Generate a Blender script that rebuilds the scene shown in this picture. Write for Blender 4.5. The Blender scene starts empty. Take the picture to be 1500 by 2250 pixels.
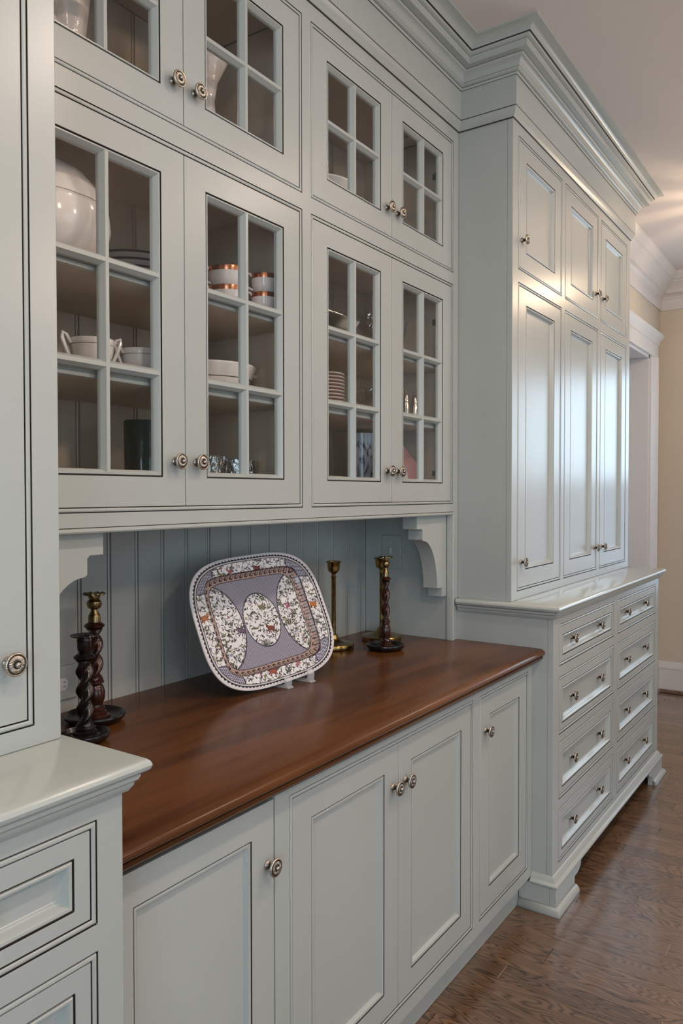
import bpy, math, random
import numpy as np
from mathutils import Vector, Matrix
random.seed(7)
S = bpy.context.scene
COL = S.collection
PI = math.pi

# ------------------------------------------------------------------ camera
cam = bpy.data.cameras.new('camera'); co = bpy.data.objects.new('camera', cam); COL.objects.link(co)
cam.sensor_fit = 'HORIZONTAL'; cam.sensor_width = 36.0; cam.lens = 1702.13/1500*36
cam.clip_start = 0.02
_a, _p, _r = math.radians(34.2946), math.radians(1.3402), math.radians(-0.0568)
F_ = Vector((math.cos(_a)*math.cos(_p), math.sin(_a)*math.cos(_p), -math.sin(_p)))
R_ = Vector((math.sin(_a), -math.cos(_a), 0)); U_ = R_.cross(F_)
R2, U2 = R_*math.cos(_r)+U_*math.sin(_r), U_*math.cos(_r)-R_*math.sin(_r)
M = Matrix.Identity(4)
for i in range(3):
    M[i][0], M[i][1], M[i][2] = R2[i], U2[i], -F_[i]
M[0][3], M[1][3], M[2][3] = 0, 0, 1.4543
co.matrix_world = M
S.camera = co

# ------------------------------------------------------------------ world, lights, exposure
W_ = bpy.data.worlds.new('world'); S.world = W_; W_.use_nodes = True
W_.node_tree.nodes['Background'].inputs[0].default_value = (0.75, 0.85, 1.0, 1)
W_.node_tree.nodes['Background'].inputs[1].default_value = 0.5
S.view_settings.view_transform = 'Standard'; S.view_settings.look = 'None'
S.view_settings.gamma = 1.0; S.view_settings.use_curve_mapping = False
S.view_settings.exposure = 0.0

def area(name, loc, aim, sx, sy, power, colr):
    l = bpy.data.lights.new(name, 'AREA'); l.shape = 'RECTANGLE'; l.size = sx; l.size_y = sy
    l.energy = power; l.color = colr
    o = bpy.data.objects.new(name, l); COL.objects.link(o); o.location = loc
    o.rotation_euler = (Vector(aim)-Vector(loc)).to_track_quat('-Z', 'Y').to_euler()
    return o
COOL = (0.62, 0.83, 1.0); WARM = (1.0, 0.74, 0.50)
area('window_or_fill_light', (5.98, 0.17, 1.95), (0, 0.17, 1.95), 1.26, 0.80, 15.5, COOL)
area('window_or_fill_light', (5.98, 0.17, 1.12), (0, 0.17, 1.12), 1.26, 0.70, 3.6, (0.60, 0.76, 1.0))
area('window_or_fill_light', (2.6, -3.36, 1.55), (2.6, 0, 1.55), 2.0, 1.9, 15, COOL)
area('window_or_fill_light', (-0.8, -3.36, 1.55), (-0.8, 0, 1.55), 2.2, 1.9, 27, COOL)  # added fill placed to brighten the left tower, no known window here
area('window_or_fill_light', (-2.36, -1.3, 1.60), (0, -1.3, 1.60), 1.8, 1.7, 52, COOL)  # added unseen fill for the tower side and cabinet interiors
area('hall_light', (5.2, 2.3, 2.4), (5.2, 2.3, 0), 0.5, 0.5, 5, (0.85, 0.9, 1.0))
for dx, dy in ((0.3, -0.2), (1.7, -0.2), (3.1, -0.2)):          # recessed ceiling downlights
    l = bpy.data.lights.new('downlight', 'AREA'); l.shape = 'DISK'; l.size = 0.16; l.energy = 11; l.color = (1.0, 0.80, 0.66)
    o = bpy.data.objects.new('downlight', l); COL.objects.link(o); o.location = (dx, dy, 3.012)
for dx, dy in ((0.8, -1.1), (2.4, -1.1)):                        # warm pendants over the middle of the room
    l = bpy.data.lights.new('pendant_light', 'POINT'); l.shadow_soft_size = 0.12; l.energy = 27; l.color = (1.0, 0.75, 0.57)
    o = bpy.data.objects.new('pendant_light', l); COL.objects.link(o); o.location = (dx, dy, 2.50)

# ------------------------------------------------------------------ materials
MATS = {}
def mat(name, base, rough=0.5, metal=0.0, spec=0.5, **kw):
    m = bpy.data.materials.new(name); m.use_nodes = True
    b = m.node_tree.nodes['Principled BSDF']
    b.inputs['Base Color'].default_value = (*base, 1); b.inputs['Roughness'].default_value = rough
    b.inputs['Metallic'].default_value = metal; b.inputs['Specular IOR Level'].default_value = spec
    for k, v in kw.items(): b.inputs[k].default_value = v
    MATS[name] = m
    return m
def nodes(m): return m.node_tree.nodes, m.node_tree.links, m.node_tree.nodes['Principled BSDF']
def noise(n, l, coord, scale, detail=4, vec_scale=None, rough=0.55, dist=0.0):
    if vec_scale is not None:
        mp = n.new('ShaderNodeMapping'); mp.inputs['Scale'].default_value = vec_scale
        l.new(coord, mp.inputs['Vector']); coord = mp.outputs['Vector']
    t = n.new('ShaderNodeTexNoise'); t.inputs['Scale'].default_value = scale
    t.inputs['Detail'].default_value = detail; t.inputs['Roughness'].default_value = rough
    t.inputs['Distortion'].default_value = dist
    l.new(coord, t.inputs['Vector']); return t
def ramp(n, l, fac, stops):
    r = n.new('ShaderNodeValToRGB'); e = r.color_ramp.elements
    while len(e) < len(stops): e.new(0.5)
    for i, (p, c) in enumerate(stops): e[i].position = p; e[i].color = (*c, 1) if len(c) == 3 else c
    l.new(fac, r.inputs[0]); return r
def bump(n, l, b, h, strength, dist=0.001):
    bp = n.new('ShaderNodeBump'); bp.inputs['Strength'].default_value = strength; bp.inputs['Distance'].default_value = dist
    l.new(h, bp.inputs['Height']); l.new(bp.outputs[0], b.inputs['Normal'])

# sage paint, faintly uneven
PAINT = mat('sage_paint', (0.43, 0.45, 0.40), 0.30)
n, l, b = nodes(PAINT)
g = n.new('ShaderNodeNewGeometry')
t = noise(n, l, g.outputs['Position'], 2.2, 3)
r = ramp(n, l, t.outputs['Fac'], [(0.3, (0.398, 0.424, 0.404)), (0.7, (0.434, 0.459, 0.437))])
l.new(r.outputs[0], b.inputs['Base Color'])
t2 = noise(n, l, g.outputs['Position'], 90, 3, (1, 1, 0.12))
bump(n, l, b, t2.outputs['Fac'], 0.03, 0.002)
GLOSSP = mat('sage_gloss_paint', (0.46, 0.495, 0.465), 0.16)
INNER = mat('taupe_interior_paint', (0.54, 0.45, 0.35), 0.4)
GLAZE = mat('dark_glaze', (0.040, 0.030, 0.022), 0.6)
DARKIN = mat('dark_void', (0.02, 0.02, 0.018), 0.8)
WHITE_TRIM = mat('white_trim_paint', (0.66, 0.62, 0.60), 0.4)
CEIL = mat('ceiling_paint', (0.70, 0.64, 0.61), 0.9, spec=0.2)
WALL = mat('beige_wall_paint', (0.60, 0.52, 0.42), 0.85, spec=0.25)
n, l, b = nodes(WALL); tc = n.new('ShaderNodeNewGeometry'); t = noise(n, l, tc.outputs['Position'], 180, 2); bump(n, l, b, t.outputs['Fac'], 0.06, 0.001)

def wood(name, axis, c0, c1, c2, rough, per_object=False, pore=0.5, coat=0.0, ring=9.0, spec=0.5, sharp=1.0, stretch=0.13, lo_=0.19):
    m = mat(name, c1, rough, spec=spec); n, l, b = nodes(m)
    tc = n.new('ShaderNodeNewGeometry'); coord = tc.outputs['Position']
    oi = n.new('ShaderNodeObjectInfo')
    if per_object:
        ad = n.new('ShaderNodeVectorMath'); ad.operation = 'MULTIPLY_ADD'
        cm = n.new('ShaderNodeCombineXYZ')
        for k in range(3): l.new(oi.outputs['Random'], cm.inputs[k])
        l.new(cm.outputs[0], ad.inputs[0]); ad.inputs[1].default_value = (37.3, 91.7, 23.1); l.new(coord, ad.inputs[2]); coord = ad.outputs[0]
    sc = [1.0, 1.0, 1.0]; sc['XYZ'.index(axis)] = stretch
    warp = noise(n, l, coord, 5.5, 3, tuple(sc))
    w = n.new('ShaderNodeMath'); w.operation = 'MULTIPLY'; w.inputs[1].default_value = ring*6.0; l.new(warp.outputs['Fac'], w.inputs[0])
    fr = n.new('ShaderNodeMath'); fr.operation = 'SINE'; l.new(w.outputs[0], fr.inputs[0])
    h0 = n.new('ShaderNodeMapRange'); h0.inputs['From Min'].default_value = -1; l.new(fr.outputs[0], h0.inputs['Value'])
    h = n.new('ShaderNodeMapRange'); pw_ = n.new('ShaderNodeMath'); pw_.operation = 'POWER'; pw_.inputs[1].default_value = sharp; l.new(h0.outputs['Result'], pw_.inputs[0]); l.new(pw_.outputs[0], h.inputs['Value'])
    sp = [1.0, 1.0, 1.0]; sp['XYZ'.index(axis)] = 0.03
    fine = noise(n, l, coord, 260, 4, tuple(sp))
    big = noise(n, l, coord, 2.0, 2, tuple(sc))
    mx = n.new('ShaderNodeMix'); mx.data_type = 'FLOAT'; mx.inputs['Factor'].default_value = 0.42
    l.new(h.outputs['Result'], mx.inputs['A']); l.new(fine.outputs['Fac'], mx.inputs['B'])
    mx2 = n.new('ShaderNodeMix'); mx2.data_type = 'FLOAT'; mx2.inputs['Factor'].default_value = 0.4
    l.new(mx.outputs['Result'], mx2.inputs['A']); l.new(big.outputs['Fac'], mx2.inputs['B'])
    r = ramp(n, l, mx2.outputs['Result'], [(lo_, c0), (0.5, c1), (1-lo_, c2)])
    out = r.outputs[0]
    if per_object:
        hs = n.new('ShaderNodeHueSaturation')
        mr = n.new('ShaderNodeMapRange'); mr.inputs['To Min'].default_value = 0.85; mr.inputs['To Max'].default_value = 1.15
        l.new(oi.outputs['Random'], mr.inputs['Value']); l.new(mr.outputs['Result'], hs.inputs['Value']); l.new(out, hs.inputs['Color']); out = hs.outputs[0]
    l.new(out, b.inputs['Base Color'])
    bump(n, l, b, fine.outputs['Fac'], pore, 0.0006)
    if coat: b.inputs['Coat Weight'].default_value = coat; b.inputs['Coat Roughness'].default_value = 0.16
    return m
COUNTER = wood('cherry_wood', 'X', (0.055, 0.019, 0.006), (0.102, 0.037, 0.012), (0.165, 0.064, 0.020), 0.22, pore=0.08, coat=0.0, spec=0.20, ring=3.0)
OAK = wood('stained_oak', 'Y', (0.018, 0.008, 0.005), (0.125, 0.066, 0.033), (0.215, 0.122, 0.068), 0.30, per_object=True, pore=0.25, coat=0.9, ring=52.0, sharp=0.38, stretch=0.17, lo_=0.27)
GAP = mat('pale_joint', (0.30, 0.23, 0.16), 0.7)

NICKEL = mat('antique_nickel', (0.50, 0.44, 0.36), 0.30, 1.0)
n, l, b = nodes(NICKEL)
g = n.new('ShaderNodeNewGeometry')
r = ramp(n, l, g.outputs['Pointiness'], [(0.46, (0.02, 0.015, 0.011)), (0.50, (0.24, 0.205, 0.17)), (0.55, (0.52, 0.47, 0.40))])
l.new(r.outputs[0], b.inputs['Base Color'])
BRASS = mat('aged_brass', (0.44, 0.30, 0.10), 0.24, 1.0)
n, l, b = nodes(BRASS); g = n.new('ShaderNodeNewGeometry'); t = noise(n, l, g.outputs['Position'], 60, 4)
r = ramp(n, l, t.outputs['Fac'], [(0.3, (0.16, 0.105, 0.04)), (0.65, (0.42, 0.29, 0.10))]); l.new(r.outputs[0], b.inputs['Base Color'])
EBONY = mat('ebonised_wood', (0.018, 0.012, 0.010), 0.22)
n, l, b = nodes(EBONY); g = n.new('ShaderNodeNewGeometry'); t = noise(n, l, g.outputs['Position'], 70, 4, (1, 1, 0.15))
r = ramp(n, l, t.outputs['Fac'], [(0.35, (0.005, 0.004, 0.004)), (0.7, (0.020, 0.013, 0.011))]); l.new(r.outputs[0], b.inputs['Base Color'])
MAHOG = mat('mahogany', (0.07, 0.015, 0.008), 0.2)
n, l, b = nodes(MAHOG); g = n.new('ShaderNodeNewGeometry'); t = noise(n, l, g.outputs['Position'], 70, 4, (1, 1, 0.15))
r = ramp(n, l, t.outputs['Fac'], [(0.35, (0.012, 0.005, 0.004)), (0.7, (0.070, 0.019, 0.010))]); l.new(r.outputs[0], b.inputs['Base Color'])
CHINA = mat('white_china', (0.80, 0.76, 0.73), 0.12)
PINKISH = mat('ironstone', (0.74, 0.67, 0.63), 0.15)
n, l, b = nodes(PINKISH); g = n.new('ShaderNodeNewGeometry'); t = noise(n, l, g.outputs['Position'], 45, 3); bump(n, l, b, t.outputs['Fac'], 0.5, 0.004)
GOLD = mat('gilt_band', (0.55, 0.20, 0.10), 0.22, 0.9)
BLACKLINE = mat('black_line', (0.05, 0.045, 0.04), 0.4)
PINK = mat('pink_glaze', (0.62, 0.31, 0.31), 0.15)
ROSE = mat('rose_band', (0.36, 0.17, 0.13), 0.25)
SILVER = mat('silver', (0.78, 0.74, 0.68), 0.14, 1.0)
TEAL = mat('teal_glass', (0.02, 0.055, 0.055), 0.1)
WINREFL = mat('painted_window_reflection', (0.42, 0.48, 0.60), 0.12)  # window reflection put into the colour: wavy dark and pale blue
n, l, b = nodes(WINREFL); g = n.new('ShaderNodeNewGeometry'); t = noise(n, l, g.outputs['Position'], 35, 5, (1, 1, 0.3), dist=2.5)
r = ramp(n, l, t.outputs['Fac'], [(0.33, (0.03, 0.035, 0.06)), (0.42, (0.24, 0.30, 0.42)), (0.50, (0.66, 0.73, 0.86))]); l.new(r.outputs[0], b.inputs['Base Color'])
SWITCHP = mat('switch_plastic', (0.55, 0.56, 0.54), 0.4)
OUTLETP = mat('outlet_plastic', (0.72, 0.70, 0.76), 0.35)
BULB = mat('lamp_bulb', (1, 0.8, 0.6)); n, l, b = nodes(BULB)
b.inputs['Emission Color'].default_value = (1, 0.72, 0.45, 1); b.inputs['Emission Strength'].default_value = 40
BRONZE = mat('dark_bronze', (0.05, 0.04, 0.03), 0.4, 1.0)

ACRYL = mat('clear_acrylic', (0.85, 0.86, 0.88), 0.08, Alpha=0.32)
OLDBRASS = mat('dark_old_brass', (0.27, 0.20, 0.095), 0.27, 1.0)
def glass_mat(name, tint, wav, scale, ior=1.5):
    m = bpy.data.materials.new(name); m.use_nodes = True; n = m.node_tree.nodes; l = m.node_tree.links
    for x in list(n): n.remove(x)
    out = n.new('ShaderNodeOutputMaterial'); mix = n.new('ShaderNodeMixShader'); tr = n.new('ShaderNodeBsdfTransparent'); gl = n.new('ShaderNodeBsdfGlossy')
    gl.inputs['Roughness'].default_value = 0.02; tr.inputs[0].default_value = (*tint, 1); gl.inputs[0].default_value = (1, 1, 1, 1)
    fr = n.new('ShaderNodeFresnel'); fr.inputs['IOR'].default_value = ior
    g = n.new('ShaderNodeNewGeometry')
    t = noise(n, l, g.outputs['Position'], scale, 2, (1, 1, 0.45))
    bp = n.new('ShaderNodeBump'); bp.inputs['Strength'].default_value = wav; bp.inputs['Distance'].default_value = 0.01
    l.new(t.outputs['Fac'], bp.inputs['Height']); l.new(bp.outputs[0], fr.inputs['Normal']); l.new(bp.outputs[0], gl.inputs['Normal'])
    bf = n.new('ShaderNodeMath'); bf.operation = 'SUBTRACT'; bf.inputs[0].default_value = 1.0; l.new(g.outputs['Backfacing'], bf.inputs[1])
    mf = n.new('ShaderNodeMath'); mf.operation = 'MULTIPLY'; l.new(fr.outputs[0], mf.inputs[0]); l.new(bf.outputs[0], mf.inputs[1]); l.new(mf.outputs[0], mix.inputs[0]); l.new(tr.outputs[0], mix.inputs[1]); l.new(gl.outputs[0], mix.inputs[2]); l.new(mix.outputs[0], out.inputs[0])
    MATS[name] = m; return m
PANE = glass_mat('wavy_pane_glass', (0.985, 0.985, 0.98), 0.12, 9)
CRYSTAL = glass_mat('cut_crystal', (0.92, 0.93, 0.93), 0.9, 60, 2.7)

# ------------------------------------------------------------------ mesh helpers
class MB:
    def __init__(s): s.v = []; s.f = []; s.m = []; s.mats = []; s.smooth = []
    def mi(s, m):
        if m not in s.mats: s.mats.append(m)
        return s.mats.index(m)
    def face(s, idx, m, sm=False): s.f.append(tuple(idx)); s.m.append(s.mi(m)); s.smooth.append(sm)
    def vert(s, *p): s.v.append(tuple(p)); return len(s.v)-1
    def box(s, x0, x1, y0, y1, z0, z1, m):
        k = len(s.v)
        for z in (z0, z1):
            for x, y in ((x0, y0), (x1, y0), (x1, y1), (x0, y1)): s.v.append((x, y, z))
        for q in ((3, 2, 1, 0), (4, 5, 6, 7), (0, 1, 5, 4), (1, 2, 6, 5), (2, 3, 7, 6), (3, 0, 4, 7)): s.face([k+i for i in q], m)
        return s
    def loops(s, x0, x1, z0, z1, prof, y0, fill=None, open_bottom=False):
        """mitred rectangular moulding facing -Y; prof = (inset, depth, material of the strip that ends here)"""
        prev = None
        for ins, d, m in prof:
            zb = z0 if open_bottom else z0+ins
            cur = [s.vert(x0+ins, y0+d, zb), s.vert(x1-ins, y0+d, zb), s.vert(x1-ins, y0+d, z1-ins), s.vert(x0+ins, y0+d, z1-ins)]
            if prev:
                for i in range(4):
                    if open_bottom and i == 0: continue
                    j = (i+1) % 4
                    s.face((prev[i], prev[j], cur[j], cur[i]), m)
            prev = cur
        if fill is not None: s.face(prev, fill)
        return s
    def plate(s, x0, x1, z0, z1, y, th, holes, m):
        """flat face frame facing -Y with rectangular holes and real thickness"""
        xs = sorted({x0, x1, *[h[0] for h in holes], *[h[1] for h in holes]}); zs = sorted({z0, z1, *[h[2] for h in holes], *[h[3] for h in holes]})
        idx = {}
        def V(i, j, yy):
            if (i, j, yy) not in idx: idx[(i, j, yy)] = s.vert(xs[i], yy, zs[j])
            return idx[(i, j, yy)]
        def solid(i, j):
            if i < 0 or j < 0 or i >= len(xs)-1 or j >= len(zs)-1: return False
            cx, cz = (xs[i]+xs[i+1])/2, (zs[j]+zs[j+1])/2
            return not any(h[0] < cx < h[1] and h[2] < cz < h[3] for h in holes)
        a, b = y, y+th
        for i in range(len(xs)-1):
            for j in range(len(zs)-1):
                if not solid(i, j): continue
                s.face((V(i, j, a), V(i+1, j, a), V(i+1, j+1, a), V(i, j+1, a)), m)
                s.face((V(i, j+1, b), V(i+1, j+1, b), V(i+1, j, b), V(i, j, b)), m)
                if not solid(i-1, j): s.face((V(i, j, b), V(i, j, a), V(i, j+1, a), V(i, j+1, b)), m)
                if not solid(i+1, j): s.face((V(i+1, j, a), V(i+1, j, b), V(i+1, j+1, b), V(i+1, j+1, a)), m)
                if not solid(i, j-1): s.face((V(i, j, b), V(i+1, j, b), V(i+1, j, a), V(i, j, a)), m)
                if not solid(i, j+1): s.face((V(i, j+1, a), V(i+1, j+1, a), V(i+1, j+1, b), V(i, j+1, b)), m)
        return s
    def prism(s, prof, axis, a0, a1, m, mats=None, caps=True):
        """closed profile (list of 2-tuples) pushed along an axis; profile plane: X:(y,z) Y:(x,z) Z:(x,y)"""
        def P(a, q): return {'X': (a, q[0], q[1]), 'Y': (q[0], a, q[1]), 'Z': (q[0], q[1], a)}[axis]
        A = [s.vert(*P(a0, q)) for q in prof]; B = [s.vert(*P(a1, q)) for q in prof]; k = len(prof)
        for i in range(k):
            j = (i+1) % k; s.face((A[i], A[j], B[j], B[i]), mats[i] if mats else m)
        if caps: s.face(A[::-1], m); s.face(B, m)
        return s
    def lathe(s, prof, c, m, seg=32, axis='Z', mod=None, mats=None, smooth=True, caps=True):
        """prof = (radius, height); mod(theta, r, h) -> (r, h)"""
        rings = []
        for r, h in prof:
            ring = []
            for i in range(seg):
                th = 2*PI*i/seg; rr, hh = mod(th, r, h) if mod else (r, h)
                x, y = rr*math.cos(th), rr*math.sin(th)
                p = (c[0]+x, c[1]+y, c[2]+hh) if axis == 'Z' else (c[0]+x, c[1]-hh, c[2]+y)
                ring.append(s.vert(*p))
            rings.append(ring)
        for k in range(len(rings)-1):
            for i in range(seg):
                j = (i+1) % seg; s.face((rings[k][i], rings[k][j], rings[k+1][j], rings[k+1][i]), mats[k] if mats else m, smooth)
        if caps:
            s.face(rings[0][::-1], mats[0] if mats else m); s.face(rings[-1], mats[-1] if mats else m)
        return s
    def tube(s, pts, r, m, seg=8):
        pts = [Vector(p) for p in pts]; rings = []
        for i, p in enumerate(pts):
            d = (pts[min(i+1, len(pts)-1)]-pts[max(i-1, 0)]).normalized()
            a = d.orthogonal().normalized() if i == 0 else (pa-d*pa.dot(d)).normalized()
            pa = a; bb = d.cross(a); rr = r[i] if isinstance(r, (list, tuple)) else r
            rings.append([s.vert(*(p+a*rr*math.cos(2*PI*k/seg)+bb*rr*math.sin(2*PI*k/seg))) for k in range(seg)])
        for k in range(len(rings)-1):
            for i in range(seg):
                j = (i+1) % seg; s.face((rings[k][i], rings[k][j], rings[k+1][j], rings[k+1][i]), m, True)
        s.face(rings[0][::-1], m); s.face(rings[-1], m)
        return s

ORG = {}
def base_of(o): return ORG.get(o.name, Vector((0, 0, 0)))
def tag(o, label=None, cat=None, group=None, kind=None):
    if label: o['label'] = label
    if cat: o['category'] = cat
    if group: o['group'] = group
    if kind: o['kind'] = kind
    return o
def place(o, at, parent):
    at = Vector(at)
    COL.objects.link(o)
    if parent is not None: o.parent = parent; o.location = at-base_of(parent)
    else: o.location = at
    ORG[o.name] = at
    return o
def obj(name, mb, parent=None, at=None, bevel=0.0, seg=2, label=None):
    if at is None:
        a = np.array(mb.v); lo, hi = a.min(0), a.max(0); at = ((lo[0]+hi[0])/2, (lo[1]+hi[1])/2, lo[2])
    at = Vector([float(x) for x in at])
    me = bpy.data.meshes.new(name); me.from_pydata([(p[0]-at.x, p[1]-at.y, p[2]-at.z) for p in mb.v], [], mb.f)
    for m in mb.mats: me.materials.append(m)
    me.polygons.foreach_set('material_index', mb.m); me.polygons.foreach_set('use_smooth', [True]*len(mb.f)); me.update(); me.set_sharp_from_angle(angle=math.radians(36))
    o = bpy.data.objects.new(name, me)
    place(o, at, parent)
    if bevel:
        bv = o.modifiers.new('bevel', 'BEVEL'); bv.width = bevel; bv.segments = seg; bv.limit_method = 'ANGLE'; bv.angle_limit = math.radians(40)
    if label: o['label'] = label
    return o
def empty(name, at, label=None, cat=None, group=None):
    o = bpy.data.objects.new(name, None); o.empty_display_size = 0.1; place(o, at, None); return tag(o, label, cat, group)
def struct(name, mb, bevel=0.0, label=None, parent=None):
    o = obj(name, mb, parent, bevel=bevel)
    if parent is None: o['kind'] = 'structure'
    if label: o['label'] = label
    return o
def box(x0, x1, y0, y1, z0, z1, m): return MB().box(x0, x1, y0, y1, z0, z1, m)

# ------------------------------------------------------------------ key planes (metres; camera stands at x=y=0)
YU, YB, YT, YD, YBK = 1.263, 0.972, 1.053, 0.897, 1.643
XL, XR, XE = 0.759, 2.615, 4.2275         # left tower side, right tower side, right tower end
MX = XL+XR; MLOW = 0.747+XR                                # mirror sum
ZC, ZCT, ZWD = 3.03, 1.068, 0.914         # ceiling, painted counter top, wooden counter top
XW, YF = 6.012, 1.283                     # end wall, far wall
XB0, YFR = -2.4, -3.4

# ------------------------------------------------------------------ room shell
fl = struct('floor', box(XB0, XW+0.1, YFR, 3.0, -0.08, -0.004, OAK))
PIT = 0.081
rs = random.Random(11)
joints = {0: [0.907], 5: [0.515], 24: [0.786], 25: [0.2]}
pk = 0
for k in range(-14, 47):
    xa, xb = 2.155+PIT*k, 2.155+PIT*(k+1)
    y = -0.9-rs.random()*0.5; cuts = [y]
    while y < 1.9: y += 0.55+rs.random()*0.9; cuts.append(y)
    if k in joints:
        cuts = [c for c in cuts if abs(c-joints[k][0]) > 0.45]+joints[k]; cuts.sort()
    for c0, c1 in zip(cuts, cuts[1:]):
        if c1 > 0.0 and c0 < 1.28 and xb < 6.0:
            vis = c1 > 0.25 or xa > 3.2
            if not vis: continue
            y1 = min(c1, 1.95)-0.0012
            pl = obj('plank', box(xa+0.0005, xb-0.0005, c0+0.0012, y1, -0.0035, 0.0, OAK), fl)
            pk += 1
            if k in joints and c1 < 1.25: obj('plank_joint', box(xa+0.001, xb-0.001, c1-0.0012, c1+0.0012, -0.0035, -0.0006, GAP), fl)
struct('ceiling', box(XB0, XW+0.1, YFR, 3.0, ZC, ZC+0.08, CEIL))
wb = struct('wall_back', box(XB0, XE, YBK+0.012, YBK+0.10, 0, ZC, PAINT))
# end wall with a glazed opening beyond the frame
WH = [(-0.47, 0.81, 0.74, 2.37)]
mb = MB()
for (ya, yb, za, zb) in WH:
    mb.box(XW, XW+0.1, YFR, ya, 0, ZC, WALL); mb.box(XW, XW+0.1, yb, 3.0, 0, ZC, WALL)
    mb.box(XW, XW+0.1, ya, yb, 0, za, WALL); mb.box(XW, XW+0.1, ya, yb, zb, ZC, WALL)
struct('wall_right', mb)
mb = MB()
mb.box(XE, 4.75, YF, YF+0.16, 0, ZC, WALL); mb.box(5.684, XW, YF, YF+0.16, 0, ZC, WALL); mb.box(4.75, 5.684, YF, YF+0.16, 2.415, ZC, WALL)
struct('wall_far', mb)
mb = MB()
for a, c in ((XB0, -1.95), (0.35, 1.55), (3.65, XW)): mb.box(a, c, YFR-0.1, YFR, 0, ZC, WALL)
for a, c in ((-1.95, 0.35), (1.55, 3.65)): mb.box(a, c, YFR-0.1, YFR, 0, 0.55, WALL); mb.box(a, c, YFR-0.1, YFR, 2.55, ZC, WALL)
struct('wall_front', mb)
mb = MB()
mb.box(XB0-0.1, XB0, YFR, -2.2, 0, ZC, WALL); mb.box(XB0-0.1, XB0, -0.4, 3.0, 0, ZC, WALL); mb.box(XB0-0.1, XB0, -2.2, -0.4, 0, 0.72, WALL); mb.box(XB0-0.1, XB0, -2.2, -0.4, 2.48, ZC, WALL)
struct('wall_left', mb)
struct('wall_hall', box(XE, XW, 2.9, 3.0, 0, ZC, WHITE_TRIM))

mb = MB(); mb.loops(-0.47-0.09, 0.81+0.09, 0.74-0.09, 2.37+0.09, [(0, 0, WHITE_TRIM), (0, -0.03, WHITE_TRIM), (0.02, -0.03, WHITE_TRIM), (0.03, -0.02, WHITE_TRIM), (0.085, -0.02, WHITE_TRIM), (0.09, -0.012, WHITE_TRIM), (0.09, 0.05, WHITE_TRIM)], 0)
mb.v = [(XW+v[1], v[0], v[2]) for v in mb.v]; struct('window_1', mb)
# cased opening in the far wall: lining, casing, head with cap
mb = MB()
mb.box(5.665, 5.684, YF-0.002, YF+0.20, 0, 2.415, WHITE_TRIM); mb.box(4.75, 5.684, YF-0.002, YF+0.20, 2.396, 2.415, WHITE_TRIM); mb.box(4.75, 4.769, YF-0.002, YF+0.20, 0, 2.396, WHITE_TRIM)
dr = struct('door_1', mb)
mb = MB()
for x0, sgn in ((5.684, 1), (4.75, -1)):
    prof = [(0, 0), (0, -0.016), (0.012, -0.020), (0.03, -0.020), (0.036, -0.014), (0.075, -0.014), (0.081, -0.020), (0.10, -0.022), (0.105, -0.036), (0.14, -0.036), (0.148, -0.024), (0.16, -0.02), (0.16, 0)]
    mb.prism([(x0+sgn*q[0], YF+q[1]) for q in (prof if sgn > 0 else prof[::-1])][::-1], 'Z', 0, 2.415, WHITE_TRIM)
obj('casing', mb, dr)
mb = MB()
prof = [(0, 2.415), (-0.022, 2.415), (-0.022, 2.505), (-0.030, 2.512), (-0.030, 2.522), (-0.036, 2.535), (-0.052, 2.552), (-0.058, 2.562), (-0.062, 2.575), (0, 2.575)]
mb.prism([(YF+a, z) for a, z in prof], 'X', 4.56, 5.87, WHITE_TRIM)
obj('head_casing', mb, dr)

def wall_sweep(prof, path_fn, m, mats=None):
    """prof (p,z); path_fn(p) -> list of (x,y); open sweep along the path"""
    mb = MB(); prev = None
    for k, (p, z) in enumerate(prof):
        cur = [mb.vert(x, y, z) for x, y in path_fn(p)]
        if prev:
            for i in range(len(cur)-1): mb.face((prev[i], prev[i+1], cur[i+1], cur[i]), mats[k] if mats else m)
        prev = cur
    return mb
def room_path(p): return [(XE, YF-p), (XW-p, YF-p), (XW-p, YFR)]
cprof = [(0, 2.782), (0.010, 2.782), (0.014, 2.790), (0.014, 2.858), (0.020, 2.864), (0.020, 2.874), (0.034, 2.890), (0.052, 2.896), (0.052, 2.908), (0.066, 2.930), (0.090, 2.952), (0.104, 2.962), (0.104, 2.972), (0.116, 2.978), (0.122, 2.992), (0.134, 3.000), (0.140, 3.016), (0.140, ZC), (0, ZC)]
struct('trim_1', wall_sweep(cprof, room_path, WHITE_TRIM))
def bb_path(p): return [(XW-p, YFR), (XW-p, YF-p), (5.85, YF-p)]
struct('baseboard_right', wall_sweep([(0, 0.226), (0.008, 0.226), (0.012, 0.216), (0.016, 0.200), (0.022, 0.186), (0.022, 0.176), (0.018, 0.172), (0.018, 0.026), (0.018, 0.024)], bb_path, WHITE_TRIM))
struct('baseboard_end', wall_sweep([(0.018, 0.024), (0.030, 0.022), (0.034, 0.012), (0.034, 0.0)], bb_path, OAK))

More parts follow.
